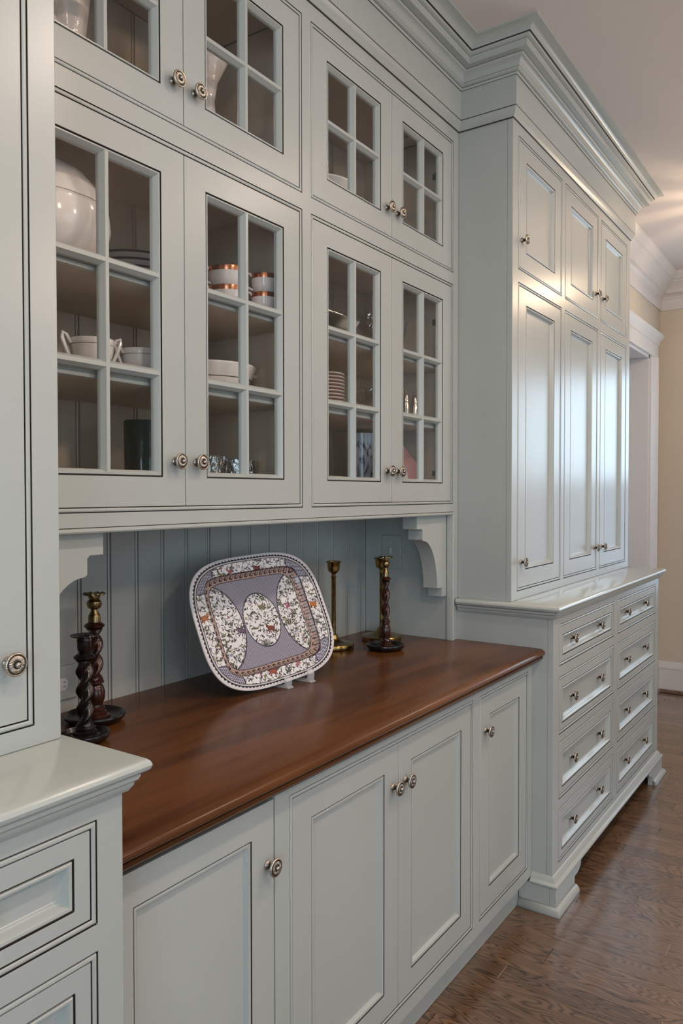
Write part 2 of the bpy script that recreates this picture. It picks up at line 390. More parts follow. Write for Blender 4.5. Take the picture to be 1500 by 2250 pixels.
# ------------------------------------------------------------------ beadboard behind the niche and inside the glass cabinets
BP = 0.0927
bx = [2.528-BP*k for k in range(19)][::-1]
edges = [0.80]+[x for x in bx if 0.83 < x]+[2.578]
for xa, xb in zip(edges, edges[1:]):
    y = YBK
    pr = [(xa, y+0.010), (xa, y+0.0045), (xa+0.0026, y+0.0045), (xa+0.0032, y+0.001), (xa+0.0065, y-0.0006), (xa+0.0098, y+0.001), (xa+0.0104, y+0.0045), (xa+0.0130, y+0.0045), (xa+0.0137, y), (xb-0.0006, y), (xb, y+0.0045), (xb, y+0.010)]
    ms = [GLAZE, GLAZE, PAINT, PAINT, PAINT, PAINT, GLAZE, PAINT, PAINT, GLAZE, GLAZE, PAINT]
    for za, zb, pm in ((0.914, 1.379, PAINT), (1.3985, 2.739, INNER)):
        mq = [pm if q is PAINT else q for q in ms]
        mb = MB(); mb.prism(pr[::-1], 'Z', za, zb, pm, mats=[mq[(len(pr)-2-i) % len(pr)] for i in range(len(pr))])
        obj('board', mb, wb)

# ------------------------------------------------------------------ knob (one mesh, shared)
def knob_mesh():
    mb = MB(); R = 0.018
    prof = [(0.0095, 0.0), (0.0100, 0.0015), (0.0085, 0.0032), (0.0055, 0.006), (0.0048, 0.010), (0.0055, 0.014), (0.0100, 0.0175), (R*0.97, 0.0195), (R, 0.0208),
            (R, 0.0225), (R*0.94, 0.0242), (R*0.87, 0.0246), (R*0.81, 0.0236), (R*0.76, 0.0236), (R*0.68, 0.0252), (R*0.52, 0.0262), (R*0.36, 0.0262), (R*0.31, 0.0250), (R*0.27, 0.0258), (R*0.24, 0.0280), (R*0.17, 0.0298), (R*0.07, 0.0306), (0.0002, 0.0308)]
    def mod(th, r, h):
        if 0.35*R < r < 0.70*R and h > 0.024: h += 0.0008*math.cos(30*th)
        if 0.86*R < r <= R and 0.0215 < h: h += 0.0005*math.cos(36*th)
        return r, h
    mb.lathe(prof, (0, 0, 0), NICKEL, seg=96, axis='Y', mod=mod)
    me = bpy.data.meshes.new('knob'); me.from_pydata(mb.v, [], mb.f); me.materials.append(NICKEL)
    me.polygons.foreach_set('use_smooth', mb.smooth); me.update(); return me
KNOB = knob_mesh()
def knob(x, y, z, parent):
    return place(bpy.data.objects.new('knob', KNOB), (x, y, z), parent)

# ------------------------------------------------------------------ joinery pieces
def bead(mb, x0, x1, z0, z1, y, open_bottom=False):
    """beaded edge of a face-frame opening, 11 mm wide, with its glazed crease"""
    mb.loops(x0, x1, z0, z1, [(0, 0, PAINT), (0.0003, 0.0030, GLAZE), (0.0020, 0.0030, GLAZE), (0.0024, 0.0006, PAINT), (0.0040, -0.0008, PAINT), (0.0058, -0.0012, PAINT), (0.0076, -0.0008, PAINT),
                              (0.0094, 0.0010, PAINT), (0.0098, 0.0030, GLAZE), (0.0098, 0.024, GLAZE)], y, open_bottom=open_bottom)
GAPW = 0.0113
def panel_door(parent, x0, x1, z0, z1, y, sx, sz0, sz1, kn=None, deep=0.013, style='cove', name='door', knobs_y=None):
    """frame and flat-panel door; x0..z1 are the outer edges of the leaf; sx stile width, sz0/sz1 rail widths"""
    mb = MB(); T = 0.021
    # stepped outer edge, flat frame
    ox0, ox1, oz0, oz1 = x0+sx, x1-sx, z0+sz0, z1-sz1
    mb.plate(x0, x1, z0, z1, y, T, [(ox0, ox1, oz0, oz1)], PAINT)
    d = obj(name, mb, parent, bevel=0.0009)
    mo = MB()
    if style == 'cove':
        pr = [(0, 0.0002, PAINT), (0.0003, 0.0036, GLAZE), (0.0030, 0.0036, GLAZE), (0.0034, 0.0006, PAINT), (0.0050, -0.0006, PAINT), (0.0085, 0.0002, PAINT), (0.0100, 0.0020, PAINT), (0.0125, deep*0.62, PAINT), (0.0165, deep*0.9, PAINT), (0.0185, deep*0.9, PAINT), (0.0200, deep, PAINT), (0.0206, deep+0.001, GLAZE)]
    else:
        pr = [(0, 0.0002, PAINT), (0.0003, 0.0036, GLAZE), (0.0024, 0.0036, GLAZE), (0.0028, 0.0012, PAINT), (0.0050, 0.0004, PAINT), (0.0090, 0.0020, PAINT), (0.0125, deep*0.75, PAINT), (0.0140, deep, PAINT)]
    mo.loops(ox0, ox1, oz0, oz1, pr, y)
    obj('moulding', mo, d)
    w = pr[-1][0]
    p = obj('panel', box(ox0+w-0.0015, ox1-w+0.0015, y+deep, y+deep+0.006, oz0+w-0.0015, oz1-w+0.0015, PAINT), d)
    for kx, kz, on in (kn or []): knob(kx, y if on == 'f' else y+deep, kz, d)
    return d

def glass_door(parent, x0, x1, z0, z1, y, rows, kx, kz):
    SX, SZ = 0.066, 0.0645
    ox0, ox1, oz0, oz1 = x0+SX, x1-SX, z0+SZ-0.002, z1-SZ+0.006
    mb = MB(); mb.plate(x0, x1, z0, z1, y, 0.022, [(ox0, ox1, oz0, oz1)], PAINT)
    d = obj('door', mb, parent, bevel=0.0009)
    mo = MB()
    pr = [(0, 0.0002, PAINT), (0.0003, 0.0040, GLAZE), (0.0034, 0.0040, GLAZE), (0.0038, 0.0010, PAINT), (0.0065, 0.0006, PAINT), (0.0082, 0.0030, PAINT), (0.0128, 0.0105, PAINT), (0.0140, 0.0130, PAINT), (0.0140, 0.0215, PAINT)]
    mo.loops(ox0, ox1, oz0, oz1, pr, y)
    obj('glazing_moulding', mo, d)
    ix0, ix1, iz0, iz1 = ox0+0.014, ox1-0.014, oz0+0.014, oz1-0.014
    xm = (ox0+ox1)/2
    def bar(a): # cross-section of a muntin: flat nose, coved shoulders
        return [(a-0.011, 0.021), (a-0.011, 0.013), (a-0.0095, 0.0105), (a-0.0055, 0.0030), (a-0.0042, 0.0006), (a+0.0042, 0.0006), (a+0.0055, 0.0030), (a+0.0095, 0.0105), (a+0.011, 0.013), (a+0.011, 0.021)]
    mb = MB(); mb.prism([(q, y+t) for q, t in bar(xm)], 'Z', iz0-0.007, iz1+0.007, PAINT); obj('muntin', mb, d)
    zs = [iz0+(iz1-iz0)*k/rows for k in range(rows+1)]
    for k in range(1, rows):
        for xa, xb in ((ix0-0.007, xm-0.0042), (xm+0.0042, ix1+0.007)):
            mb = MB(); mb.prism([(y+t+0.0002, q) for q, t in bar(zs[k])], 'X', xa, xb, PAINT); obj('muntin', mb, d)
    for k in range(rows):
        lo = zs[k]+(0.0 if k == 0 else 0.0112); hi = zs[k+1]-(0.0 if k == rows-1 else 0.0112)
        for xa, xb in ((ix0, xm-0.0112), (xm+0.0112, ix1)):
            obj('pane', box(xa, xb, y+0.0145, y+0.0165, lo, hi, PANE), d)
    knob(kx, y, kz, d)
    return d

# ------------------------------------------------------------------ glass-fronted wall cabinet over the niche
hc = empty('glass_front_cabinet', ((XL+XR)/2, YU, ZWD), 'sage green wall cabinet with eight glass-paned doors above the beadboard niche', 'cabinet')
LZ, UZ = (1.417, 2.2156), (2.258, 2.731)
P1, P2 = (0.804, 1.667), (1.7065, 2.5735)
holes = [(*P1, *LZ), (*P2, *LZ), (*P1, *UZ), (*P2, *UZ)]
mb = MB(); NX0, NX1 = 0.7985, 2.5725
mb.plate(XL, XR, ZWD+0.0005, 2.80, YU, 0.021, holes+[(NX0, NX1, ZWD+0.0005, 1.378)], PAINT)
obj('face_frame', mb, hc)
mb = MB()
for h in holes: bead(mb, *h, YU)
mb.loops(NX0-0.011, NX1+0.011, ZWD+0.0006, 1.389, [(0, -0.0001, PAINT), (0.0006, -0.0001, GLAZE), (0.0018, -0.0001, GLAZE), (0.0022, -0.0014, PAINT), (0.0045, -0.0042, PAINT), (0.008, -0.0048, PAINT), (0.011, -0.0030, PAINT), (0.0122, 0.0002, PAINT), (0.0122, 0.021, PAINT)], YU, open_bottom=True)
obj('bead_moulding', mb, hc)
obj('side_panel', box(2.5785, XR-0.001, YU+0.0212, YBK-0.001, ZWD+0.0005, 2.75, PAINT), hc)
obj('side_panel', box(XL+0.001, 0.7985, YU+0.0212, YBK-0.001, ZWD+0.0005, 2.75, PAINT), hc)
obj('partition', box(1.678, 1.696, YU+0.0212, YBK-0.001, 1.398, 2.739, INNER), hc)
obj('lining', box(0.7987, 0.8027, YU+0.0212, YBK-0.001, 1.3985, 2.739, INNER), hc); obj('lining', box(2.5743, 2.5783, YU+0.0212, YBK-0.001, 1.3985, 2.739, INNER), hc)
for (za, zb, nm) in ((1.380, 1.398, 'bottom_panel'), (2.228, 2.246, 'deck'), (2.74, 2.755, 'top_panel')):
    for xa, xb in ((0.7987, 1.6778), (1.6962, 2.5783)):
        obj(nm, box(xa+0.0042, xb-0.0042, YU+0.0212, YBK-0.001, za, zb, PAINT if nm == 'bottom_panel' else INNER), hc)
for zb in (1.687, 1.902):
    for xa, xb in ((0.7987, 1.6778), (1.6962, 2.5783)):
        mb = MB(); y0 = 1.300
        mb.prism([(y0, zb), (y0-0.004, zb+0.002), (y0-0.004, zb+0.009), (y0, zb+0.011), (y0+0.001, zb+0.014), (y0-0.003, zb+0.017), (y0-0.003, zb+0.030), (YBK-0.001, zb+0.030), (YBK-0.001, zb)][::-1], 'X', xa+0.0042, xb-0.0042, INNER, mats=[INNER, INNER]+[PAINT]*6+[INNER])
        obj('shelf', mb, hc)
ydoor = YU+0.0012
for (zr, rows, dz) in ((LZ, 3, 1.526), (UZ, 2, 2.352)):
    z0, z1 = zr[0]+GAPW, zr[1]-GAPW
    for (pa, pb), xs in ((P1, 1.2360), (P2, 2.1400)):
        glass_door(hc, pa+GAPW, xs-0.0012, z0, z1, ydoor, rows, xs-0.032, dz)
        glass_door(hc, xs+0.0012, pb-GAPW, z0, z1, ydoor, rows, xs+0.033, dz)
for (xw, z, sg) in ((1.678, 2.087, -1), (2.5785, 1.53, -1), (1.678, 2.585, -1), (2.5785, 2.62, -1), (2.5785, 2.087, -1)):
    mb = MB(); mb.box(xw-0.010, xw, 1.292, 1.345, z-0.010, z+0.010, BRONZE); mb.box(xw-0.022, xw-0.010, 1.292, 1.312, z-0.006, z+0.006, BRONZE); mb.lathe([(0.004, 0), (0.004, 0.003)], (xw-0.011, 1.335, z+0.010), SILVER, 12)
    obj('hinge', mb, hc, bevel=0.001)
# corbels
def corbel(x_wall, s):
    pts = [(0, 1.3775), (0.229, 1.3775), (0.229, 1.331), (0.196, 1.331), (0.190, 1.325), (0.190, 1.294), (0.186, 1.290)]
    for k in range(0, 13):
        t = PI/2*k/12; pts.append((0.078+0.100*(1-math.sin(t)) if False else 0.077+0.105*math.cos(t+0.0)*1.0, 1.112+0.172*(1-math.sin(t)) if False else 1.286-0.172*math.sin(t)))
    pts += [(0.077, 1.112), (0.042, 1.112), (0.042, 1.078), (0, 1.078)]
    # concave sweep: replace the quarter curve with one hollowed towards the wall
    out = pts[:7]
    for k in range(0, 15):
        t = PI/2*k/14; out.append((0.182-0.105*math.sin(t), 1.288-0.176*(1-math.cos(t))))
    out += [(0.042, 1.112), (0.042, 1.078), (0, 1.078)]
    prof = [(x_wall-s*q[0], q[1]) for q in out]
    if s < 0: prof = prof[::-1]
    mb = MB(); mb.prism(prof, 'Y', YU+0.024, YU+0.082, PAINT)
    return obj('corbel', mb, hc, bevel=0.0012)
corbel(2.5783, 1); corbel(0.7987, -1)

# ------------------------------------------------------------------ base cabinet
bc = empty('base_cabinet', ((XL+XR)/2, YB, 0), 'sage green base cabinet with flat-panel doors under the dark wooden counter', 'cabinet')
BZ = (0.146, 0.838); BH = [(1.2355, 2.1215, *BZ), (2.1685, 2.5725, *BZ)]
AP = (XL+0.002, 1.1885, 0.106, 0.866)
mb = MB(); mb.plate(XL+0.001, XR-0.001, 0.106, 0.868, YB, 0.021, BH+[AP], PAINT); obj('face_frame', mb, bc)
mb = MB()
for h in BH: bead(mb, *h, YB)
obj('bead_moulding', mb, bc)
obj('carcass', MB().box(XL+0.001, XR-0.001, YB+0.06, YBK-0.001, 0.106, 0.866, DARKIN), bc)
obj('toe_kick', box(XL+0.0215, XR-0.0215, 1.012, 1.03, 0.0005, 0.106, PAINT), bc, bevel=0.002)
yd = YB+0.0012
panel_door(bc, XL+0.003, 1.1845, 0.110, 0.848, YB-0.0005, 0.0665, 0.10, 0.060, [(1.164, 0.724, 'f')], 0.011, 'slim')
panel_door(bc, BH[0][0]+GAPW, 1.6788, BZ[0]+GAPW, BZ[1]-GAPW, yd, 0.066, 0.060, 0.060, [(1.652, 0.724, 'f')], 0.011, 'slim')
panel_door(bc, 1.6812, BH[0][1]-GAPW, BZ[0]+GAPW, BZ[1]-GAPW, yd, 0.066, 0.060, 0.060, [(1.7135, 0.724, 'f')], 0.011, 'slim')
panel_door(bc, BH[1][0]+GAPW, BH[1][1]-GAPW, BZ[0]+GAPW, BZ[1]-GAPW, yd, 0.066, 0.065, 0.060, [(2.212, 0.724, 'f')], 0.011, 'slim')

# wooden counter
mb = MB(); yf = 0.926
pr = [(YBK, 0.8685), (YBK, ZWD), (yf+0.030, ZWD), (yf+0.016, ZWD-0.0010), (yf+0.007, ZWD-0.0045), (yf+0.001, ZWD-0.011), (yf, ZWD-0.015), (yf+0.002, ZWD-0.0195), (yf+0.007, ZWD-0.0228), (yf+0.0125, ZWD-0.0235), (yf+0.0125, ZWD-0.0262), (yf+0.0085, ZWD-0.0268), (yf+0.0085, ZWD-0.0305), (yf+0.0105, ZWD-0.0355), (yf+0.0150, ZWD-0.0400), (yf+0.0205, ZWD-0.0420), (yf+0.0215, ZWD-0.0455)]
mb.prism(pr, 'X', XL+0.0005, XR-0.0005, COUNTER)
ct = obj('wooden_countertop', mb)
tag(ct, 'polished reddish-brown wooden countertop with moulded front edge over the base cabinet', 'countertop')

# ------------------------------------------------------------------ the two tall towers (mirror images)
def tower(mir):
    off = [MX]
    fx = (lambda x: off[0]-x) if mir else (lambda x: x)
    def rng(a, c): a, c = fx(a), fx(c); return (min(a, c), max(a, c))
    side = 'left' if mir else 'right'
    xm = (fx(XR)+fx(XE))/2
    if mir:
        la = ('tall sage cabinet at the left edge of the picture, cropped by the frame', 'sage drawer chest at the bottom left corner, cropped by the frame', 'painted sage counter at lower left beside the black candlesticks')
    else:
        la = ('tall sage cabinet of six panelled doors to the right of the glass cabinet', 'sage chest of eight drawers on bracket feet at right above the oak floor', 'glossy sage painted counter between the right tall cabinet and its drawers')
    # upper cabinet
    up = empty('tall_cabinet', (xm, YT, ZCT), la[0], 'cabinet')
    cols = [(2.665 if mir else 2.671, 3.146), (3.1855, 3.6575), (3.700, 4.170)]
    rows = [(1.100, 2.2156), (2.262, 2.735)]
    hs = [(*rng(*c), *r) for c in cols for r in rows]
    mb = MB(); mb.plate(*rng(XR+0.003, XE), ZCT+0.0005, 2.80, YT, 0.021, hs, PAINT); obj('face_frame', mb, up, bevel=0.0012)
    mb = MB()
    for h in hs: bead(mb, *h, YT)
    obj('bead_moulding', mb, up)
    xi = rng(XR+0.003, XR+0.02); obj('side_panel', box(*xi, YT+0.0212, YBK-0.002 if True else 0, ZCT+0.0005, 2.78, PAINT), up)
    xi = rng(XE-0.018, XE); obj('side_panel', box(*xi, YT+0.0212, YBK-0.002, ZCT+0.0005, 2.78, PAINT), up)
    xi = rng(XR+0.03, XE-0.03); obj('carcass', box(*xi, YT+0.05, YBK-0.003, ZCT+0.001, 2.77, DARKIN), up)
    kp = [2.708, 3.620, 3.735]
    for ci, c in enumerate(cols):
        for r, kz in ((rows[0], 1.204), (rows[1], 2.372)):
            a, e = rng(*c)
            panel_door(up, a+GAPW, e-GAPW, r[0]+GAPW, r[1]-GAPW, YT+0.0012, 0.070, 0.062, 0.058, [(fx(kp[ci]), kz, 'f')], 0.013, 'cove')
    # drawer chest
    off[0] = MLOW
    ch = empty('drawer_chest', (xm, YD, 0), la[1], 'chest')
    dc = [(2.661 if mir else 2.676, 3.381), (3.441, 4.155)]; dz = [(0.845, 0.994), (0.602, 0.806), (0.371, 0.573), (0.146, 0.337)]
    hs = [(*rng(*c), *r) for c in dc for r in dz]
    mb = MB(); mb.plate(*rng(XR+0.0005, XE-0.01), 0.10, 1.034, YD, 0.021, hs, PAINT); obj('face_frame', mb, ch, bevel=0.0012)
    mb = MB()
    for h in hs: bead(mb, *h, YD)
    obj('bead_moulding', mb, ch)
    xi = rng(XR+0.0005, XR+0.02); obj('side_panel', box(*xi, YD+0.0212, YBK-0.002, 0.10, 1.034, PAINT), ch)
    xi = rng(XE-0.03, XE-0.01); obj('side_panel', box(*xi, YD+0.0212, YF-0.002 if not mir else YBK-0.002, 0.10, 1.034, PAINT), ch)
    xi = rng(XR+0.03, XE-0.04); obj('carcass', box(*xi, YD+0.05, (YF if not mir else YBK)-0.003, 0.105, 1.033, DARKIN), ch)
    for c in dc:
        a, e = rng(*c); m_ = (a+e)/2
        for r in dz:
            kz = (r[0]+r[1])/2
            panel_door(ch, a+GAPW, e-GAPW, r[0]+GAPW, r[1]-GAPW, YD+0.0012, 0.026, 0.022, 0.030, [(m_-0.172, kz, 'p'), (m_+0.172, kz, 'p')], 0.016, 'cove', 'drawer')
    # plinth: cap moulding, bracket feet joined by a low arched apron, shoe on each foot
    def path(p):
        P = [(XR-p, YB-0.001), (XR-p, YD-p), (XE-0.01+p, YD-p), (XE-0.01+p, YF-0.004)]
        if mir: P = [(fx(x), y) for x, y in P][::-1]
        return P
    cap = wall_sweep([(-0.001, 0.122), (0.003, 0.120), (0.008, 0.114), (0.013, 0.104), (0.020, 0.101), (0.024, 0.097), (0.024, 0.092), (0.0205, 0.0915), (0.0205, 0.0895)], path, PAINT, mats=[PAINT]*7+[GLAZE, GLAZE])
    obj('plinth_cap', cap, ch)
    def foot_prof(s, xo):
        pts = [(xo, 0.0), (xo+s*0.205, 0.0), (xo+s*0.205, 0.047), (xo+s*0.212, 0.052), (xo+s*0.232, 0.052)]
        for k in range(1, 7):
            t = PI/2*k/6; pts.append((xo+s*(0.232+0.05*math.sin(t)), 0.052+0.032*(1-math.cos(t))))
        return pts
    yA = YD-0.020
    L_ = foot_prof(1, XR-0.020); R_f = foot_prof(-1, XE+0.010)
    prof = L_+R_f[::-1]+[(XE+0.010, 0.0905), (XR-0.020, 0.0905)]
    prof = [(fx(x), z) for x, z in prof]
    if mir: prof = prof[::-1]
    mb = MB(); mb.prism(prof, 'Y', yA, YD+0.004, PAINT); obj('apron', mb, ch, bevel=0.001)
    xi = rng(XR-0.020, XR); obj('foot', box(*xi, YD+0.0045, 1.0115, 0, 0.0905, PAINT), ch, bevel=0.001)
    xi = rng(XE-0.01, XE+0.010); obj('foot', box(*xi, YD+0.0045, YF-0.003, 0, 0.0905, PAINT), ch, bevel=0.001)
    shp = [(0.0, 0.024), (0.006, 0.022), (0.012, 0.016), (0.015, 0.008), (0.016, 0.0)]
    def shoe(pathfn, nm='shoe_moulding'):
        sw = wall_sweep(shp, pathfn, PAINT); 
        for k in (0, len(pathfn(0))-1):
            pass
        o = obj(nm, sw, ch); sd = o.modifiers.new('solid', 'SOLIDIFY'); sd.thickness = 0.004; sd.offset = 1 if mir else -1; return o
    def p1(p):
        P = [(XR-0.020-p, 1.0115), (XR-0.020-p, yA-p), (XR-0.020+0.203, yA-p), (XR-0.020+0.203, yA)]
        return [(fx(x), y) for x, y in P][::-1] if mir else P
    def p2(p):
        P = [(XE+0.010-0.203, yA), (XE+0.010-0.203, yA-p), (XE+0.010+p, yA-p), (XE+0.010+p, YF-0.004)]
        return [(fx(x), y) for x, y in P][::-1] if mir else P
    shoe(p1); shoe(p2)
    # painted counter
    ye = (YF-0.003) if not mir else YBK-0.002
    def cpath(p):
        P = [(XR-p, YU-0.006), (XR-p, YD-p), (XE-0.01+p, YD-p), (XE-0.01+p, ye)]
        return [(fx(x), y) for x, y in P][::-1] if mir else P
    pts = [(0.000, 1.0345), (0.000, 1.0215), (0.006, 1.0205), (0.008, 1.024), (0.011, 1.028), (0.012, 1.033), (0.016, 1.036), (0.0185, 1.042), (0.0185, 1.0445), (0.019, 1.0455), (0.0245, 1.0470), (0.0285, 1.0510), (0.0305, 1.0565), (0.0285, 1.0620), (0.0245, 1.0660), (0.0185, ZCT), (-0.16, ZCT)]
    obj('cornice_moulding', wall_sweep(pts[:7], cpath, PAINT), ch)
    pts = [(0.0, 1.0362), (0.016, 1.0362)]+pts[7:]; ms = [GLOSSP]*len(pts); ms[4] = GLAZE
    top = wall_sweep(pts, cpath, GLOSSP, mats=ms)
    # flat field behind the moulded edge
    xi = rng(XR+0.159, XE-0.01-0.159); top.box(*xi, YD+0.159, ye, ZCT-0.02, ZCT, GLOSSP)
    xi = rng(XR+0.0005, XE-0.0105); top.box(*xi, YU-0.006, ye, 1.0362, 1.0455, GLOSSP)
    o = obj('painted_countertop', top); tag(o, la[2], 'countertop')
tower(False); tower(True)

# ------------------------------------------------------------------ painted frieze and crown running along all the cabinets
def crown_path(p):
    return [(-1.2, YT-p), (XL+p, YT-p), (XL+p, YU-p), (XR-p, YU-p), (XR-p, YT-p), (XE+p, YT-p), (XE+p, YF)]
fr = [(-0.001, 2.776, PAINT), (0.003, 2.776, GLAZE), (0.005, 2.7775, GLAZE), (0.008, 2.784, PAINT), (0.013, 2.790, PAINT), (0.0165, 2.800, PAINT), (0.0195, 2.8075, PAINT), (0.0195, 2.8105, GLAZE), (0.0205, 2.811, PAINT), (0.0205, 2.9115, PAINT)]
struct('trim_2', wall_sweep([(p, z) for p, z, m in fr], crown_path, PAINT, mats=[m for p, z, m in fr]))
cr = [(0.020, 2.9115, PAINT), (0.0235, 2.9115, GLAZE), (0.0245, 2.913, PAINT), (0.0265, 2.919, PAINT), (0.0265, 2.9205, GLAZE), (0.0300, 2.9210, PAINT), (0.0350, 2.9250, PAINT), (0.0360, 2.9300, PAINT), (0.0360, 2.9312, GLAZE), (0.0375, 2.9340, PAINT), (0.0400, 2.9440, PAINT), (0.0450, 2.9510, PAINT), (0.0530, 2.9550, PAINT), (0.0560, 2.9560, PAINT), (0.0575, 2.9640, PAINT), (0.0580, 2.9652, GLAZE),
      (0.0800, 2.9660, PAINT), (0.0815, 2.9840, PAINT), (0.0830, 2.9880, PAINT), (0.0835, 2.9890, GLAZE), (0.0920, 2.9930, PAINT), (0.0950, 2.9985, PAINT), (0.0955, 3.0000, GLAZE), (0.1000, 3.0005, GLAZE), (0.1010, 3.0050, PAINT), (0.1060, 3.0120, PAINT), (0.1140, 3.0180, PAINT), (0.1280, 3.0220, PAINT), (0.1365, 3.0230, PAINT), (0.1370, 3.0300, PAINT)]
struct('trim_3', wall_sweep([(p, z) for p, z, m in cr], crown_path, PAINT, mats=[m for p, z, m in cr]))

# ------------------------------------------------------------------ switch and outlet
sw = empty('light_switch', (2.5784, 1.522, 1.231), 'dim painted switch plate on the right side wall of the niche above the candlesticks', 'switch')
obj('switch_plate', box(2.5728, 2.5784, 1.480, 1.564, 1.167, 1.295, PAINT), sw, bevel=0.0025)
obj('toggle', box(2.5610, 2.5730, 1.5165, 1.5275, 1.222, 1.250, SWITCHP), sw, bevel=0.002)
for z in (1.262, 1.200):
    mb = MB(); mb.v = []; mb.box(2.5722, 2.5729, 1.5195, 1.5245, z-0.0025, z+0.0025, SWITCHP); obj('screw', mb, sw)
ou = empty('wall_outlet', (1.187, YBK, 0.989), 'outlet with a pale oval face on the beadboard behind the left candlesticks', 'outlet')
obj('outlet_plate', box(1.150, 1.226, YBK-0.0075, YBK-0.0010, 0.947, 1.031, PAINT), ou, bevel=0.002)
mb = MB(); mb.lathe([(0.0172, 0.0), (0.0172, 0.002), (0.015, 0.0028)], (1.177, YBK-0.0072, 0.986), OUTLETP, 32, axis='Y')
mb.v = [(v[0], v[1], 0.986+max(-0.0145, min(0.0145, v[2]-0.986))) for v in mb.v]
of = obj('outlet_face', mb, ou)
for dz in (0.0055, -0.0055): obj('slot', box(1.1795, 1.1875, YBK-0.0104, YBK-0.0095, 0.986+dz-0.0007, 0.986+dz+0.0007, BLACKLINE), of)

# ------------------------------------------------------------------ candlesticks
def twist(mb, c, z0, z1, r, turns, m, seg=40, rings=72, ph=0.0, depth=0.42):
    def mod(th, rr, h):
        t = (h-z0)/(z1-z0); e = min(1.0, t/0.08, (1-t)/0.08); k = turns*2*PI*t/1.0
        return rr*(1-depth*e*0.62+depth*e*0.72*math.cos(2*(th-k/1.0)+ph)), h
    mb.lathe([(r, z0+(z1-z0)*i/rings) for i in range(rings+1)], c, m, seg, mod=mod)
def barley(name, x, y, label, tray_r, H, col_r, mcol, mtray, brass_cup, pan_r, group):
    t = empty(name, (x, y, ZWD), label, 'candlestick', group)
    z = ZWD+0.0006; c = (x, y, z)
    mb = MB(); R = tray_r
    mb.lathe([(R*0.72, 0), (R*0.86, 0.003), (R*0.97, 0.010), (R, 0.016), (R*0.985, 0.0195), (R*0.93, 0.0200), (R*0.88, 0.0165), (R*0.80, 0.011), (R*0.50, 0.009), (R*0.30, 0.0095)], c, mtray, 64); obj('drip_tray', mb, t)
    k = H/0.28
    mb = MB(); q = col_r
    mb.lathe([(q*1.75, 0.0096), (q*1.75, 0.014), (q*1.35, 0.017), (q*1.35, 0.022), (q*1.05, 0.026), (q*1.2, 0.030), (q*0.9, 0.036)], c, mcol, 36)
    zt = 0.036
    if brass_cup:
        mb.lathe([(q*0.9, zt), (q*0.85, zt+0.004), (q*1.12, zt+0.016), (q*1.18, zt+0.034), (q*0.95, zt+0.048), (q*0.72, zt+0.053), (q*1.05, zt+0.056), (q*1.05, zt+0.060), (q*0.8, zt+0.064)], c, mcol, 36); zt += 0.064
    ztop = H-(0.085 if brass_cup else 0.052)
    twist(mb, c, zt, ztop, q*0.96, 1.3 if brass_cup else 1.7, mcol)
    mb.lathe([(q*0.8, ztop), (q*1.15, ztop+0.004), (q*1.2, ztop+0.008), (q*0.95, ztop+0.012), (q*0.7, ztop+0.015)], c, mcol, 36)
    obj('column', mb, t)
    mb = MB(); zz = ztop+0.0152
    if brass_cup:
        def mod(th, r, h): return (r*(1+0.05*math.cos(10*th)), h+0.0012*math.cos(10*th)) if h > H-0.008 else (r, h)
        mb.lathe([(q*0.72, zz), (q*0.72, zz+0.014), (q*0.62, zz+0.018), (q*0.42, zz+0.026), (q*0.40, zz+0.030), (q*0.72, zz+0.034), (q*0.88, zz+0.042), (q*0.84, zz+0.049), (q*0.58, zz+0.054), (q*0.66, zz+0.057), (q*0.66, H-0.007), (pan_r, H-0.0045), (pan_r, H-0.001), (q*0.5, H-0.003), (q*0.45, H-0.02)], c, OLDBRASS, 60, mod=mod)
        obj('candle_cup', mb, t, label='engraved brass candle cup with scalloped drip pan')
    else:
        mb.lathe([(q*0.50, zz-0.001), (q*0.62, zz+0.003), (q*0.78, zz+0.008), (q*0.82, H-0.010), (q*0.88, H-0.009), (q*0.80, H-0.006), (q*0.80, H-0.003), (pan_r*0.85, H-0.001), (pan_r, H+0.002), (pan_r*0.98, H+0.003), (q*0.62, H+0.0005), (q*0.55, H-0.012)], c, mtray, 48)
        obj('candle_cup', mb, t)
    return t
barley('twist_candlestick', 1.074, 1.412, 'short black barley-twist candlestick at front left on the wooden counter', 0.053, 0.230, 0.0190, EBONY, EBONY, False, 0.0300, 'twist candlesticks')
barley('twist_candlestick', 1.184, 1.518, 'taller dark barley-twist candlestick with brass cup behind the short black one', 0.071, 0.306, 0.0200, MAHOG, EBONY, True, 0.0250, 'twist candlesticks')
barley('twist_candlestick', 2.300, 1.384, 'reddish barley-twist candlestick in a black tray at right of the platter', 0.067, 0.323, 0.0155, MAHOG, EBONY, True, 0.0240, 'twist candlesticks')
def brass_stick(x, y, label, bR, cR):
    t = empty('brass_candlestick', (x, y, ZWD), label, 'candlestick', 'brass candlesticks'); z = ZWD+0.0006; c = (x, y, z)
    mb = MB(); mb.lathe([(bR*0.98, 0), (bR, 0.002), (bR, 0.014), (bR*0.97, 0.017), (bR*0.62, 0.0195), (bR*0.36, 0.026), (bR*0.24, 0.036), (bR*0.20, 0.046)], c, BRASS, 64); obj('base', mb, t)
    mb = MB(); mb.lathe([(0.0095, 0.044), (0.0095, 0.048), (0.0078, 0.050), (0.0078, 0.246), (0.0092, 0.248), (0.0092, 0.251), (0.0065, 0.254), (0.0055, 0.258)], c, BRASS, 32); obj('stem', mb, t)
    mb = MB(); mb.lathe([(0.0055, 0.257), (0.010, 0.262), (cR*0.72, 0.270), (cR*0.80, 0.282), (cR*0.84, 0.296), (cR*1.0, 0.302), (cR*1.0, 0.304), (cR*0.78, 0.303), (cR*0.6, 0.290), (cR*0.5, 0.275)], c, BRASS, 40); obj('candle_cup', mb, t)
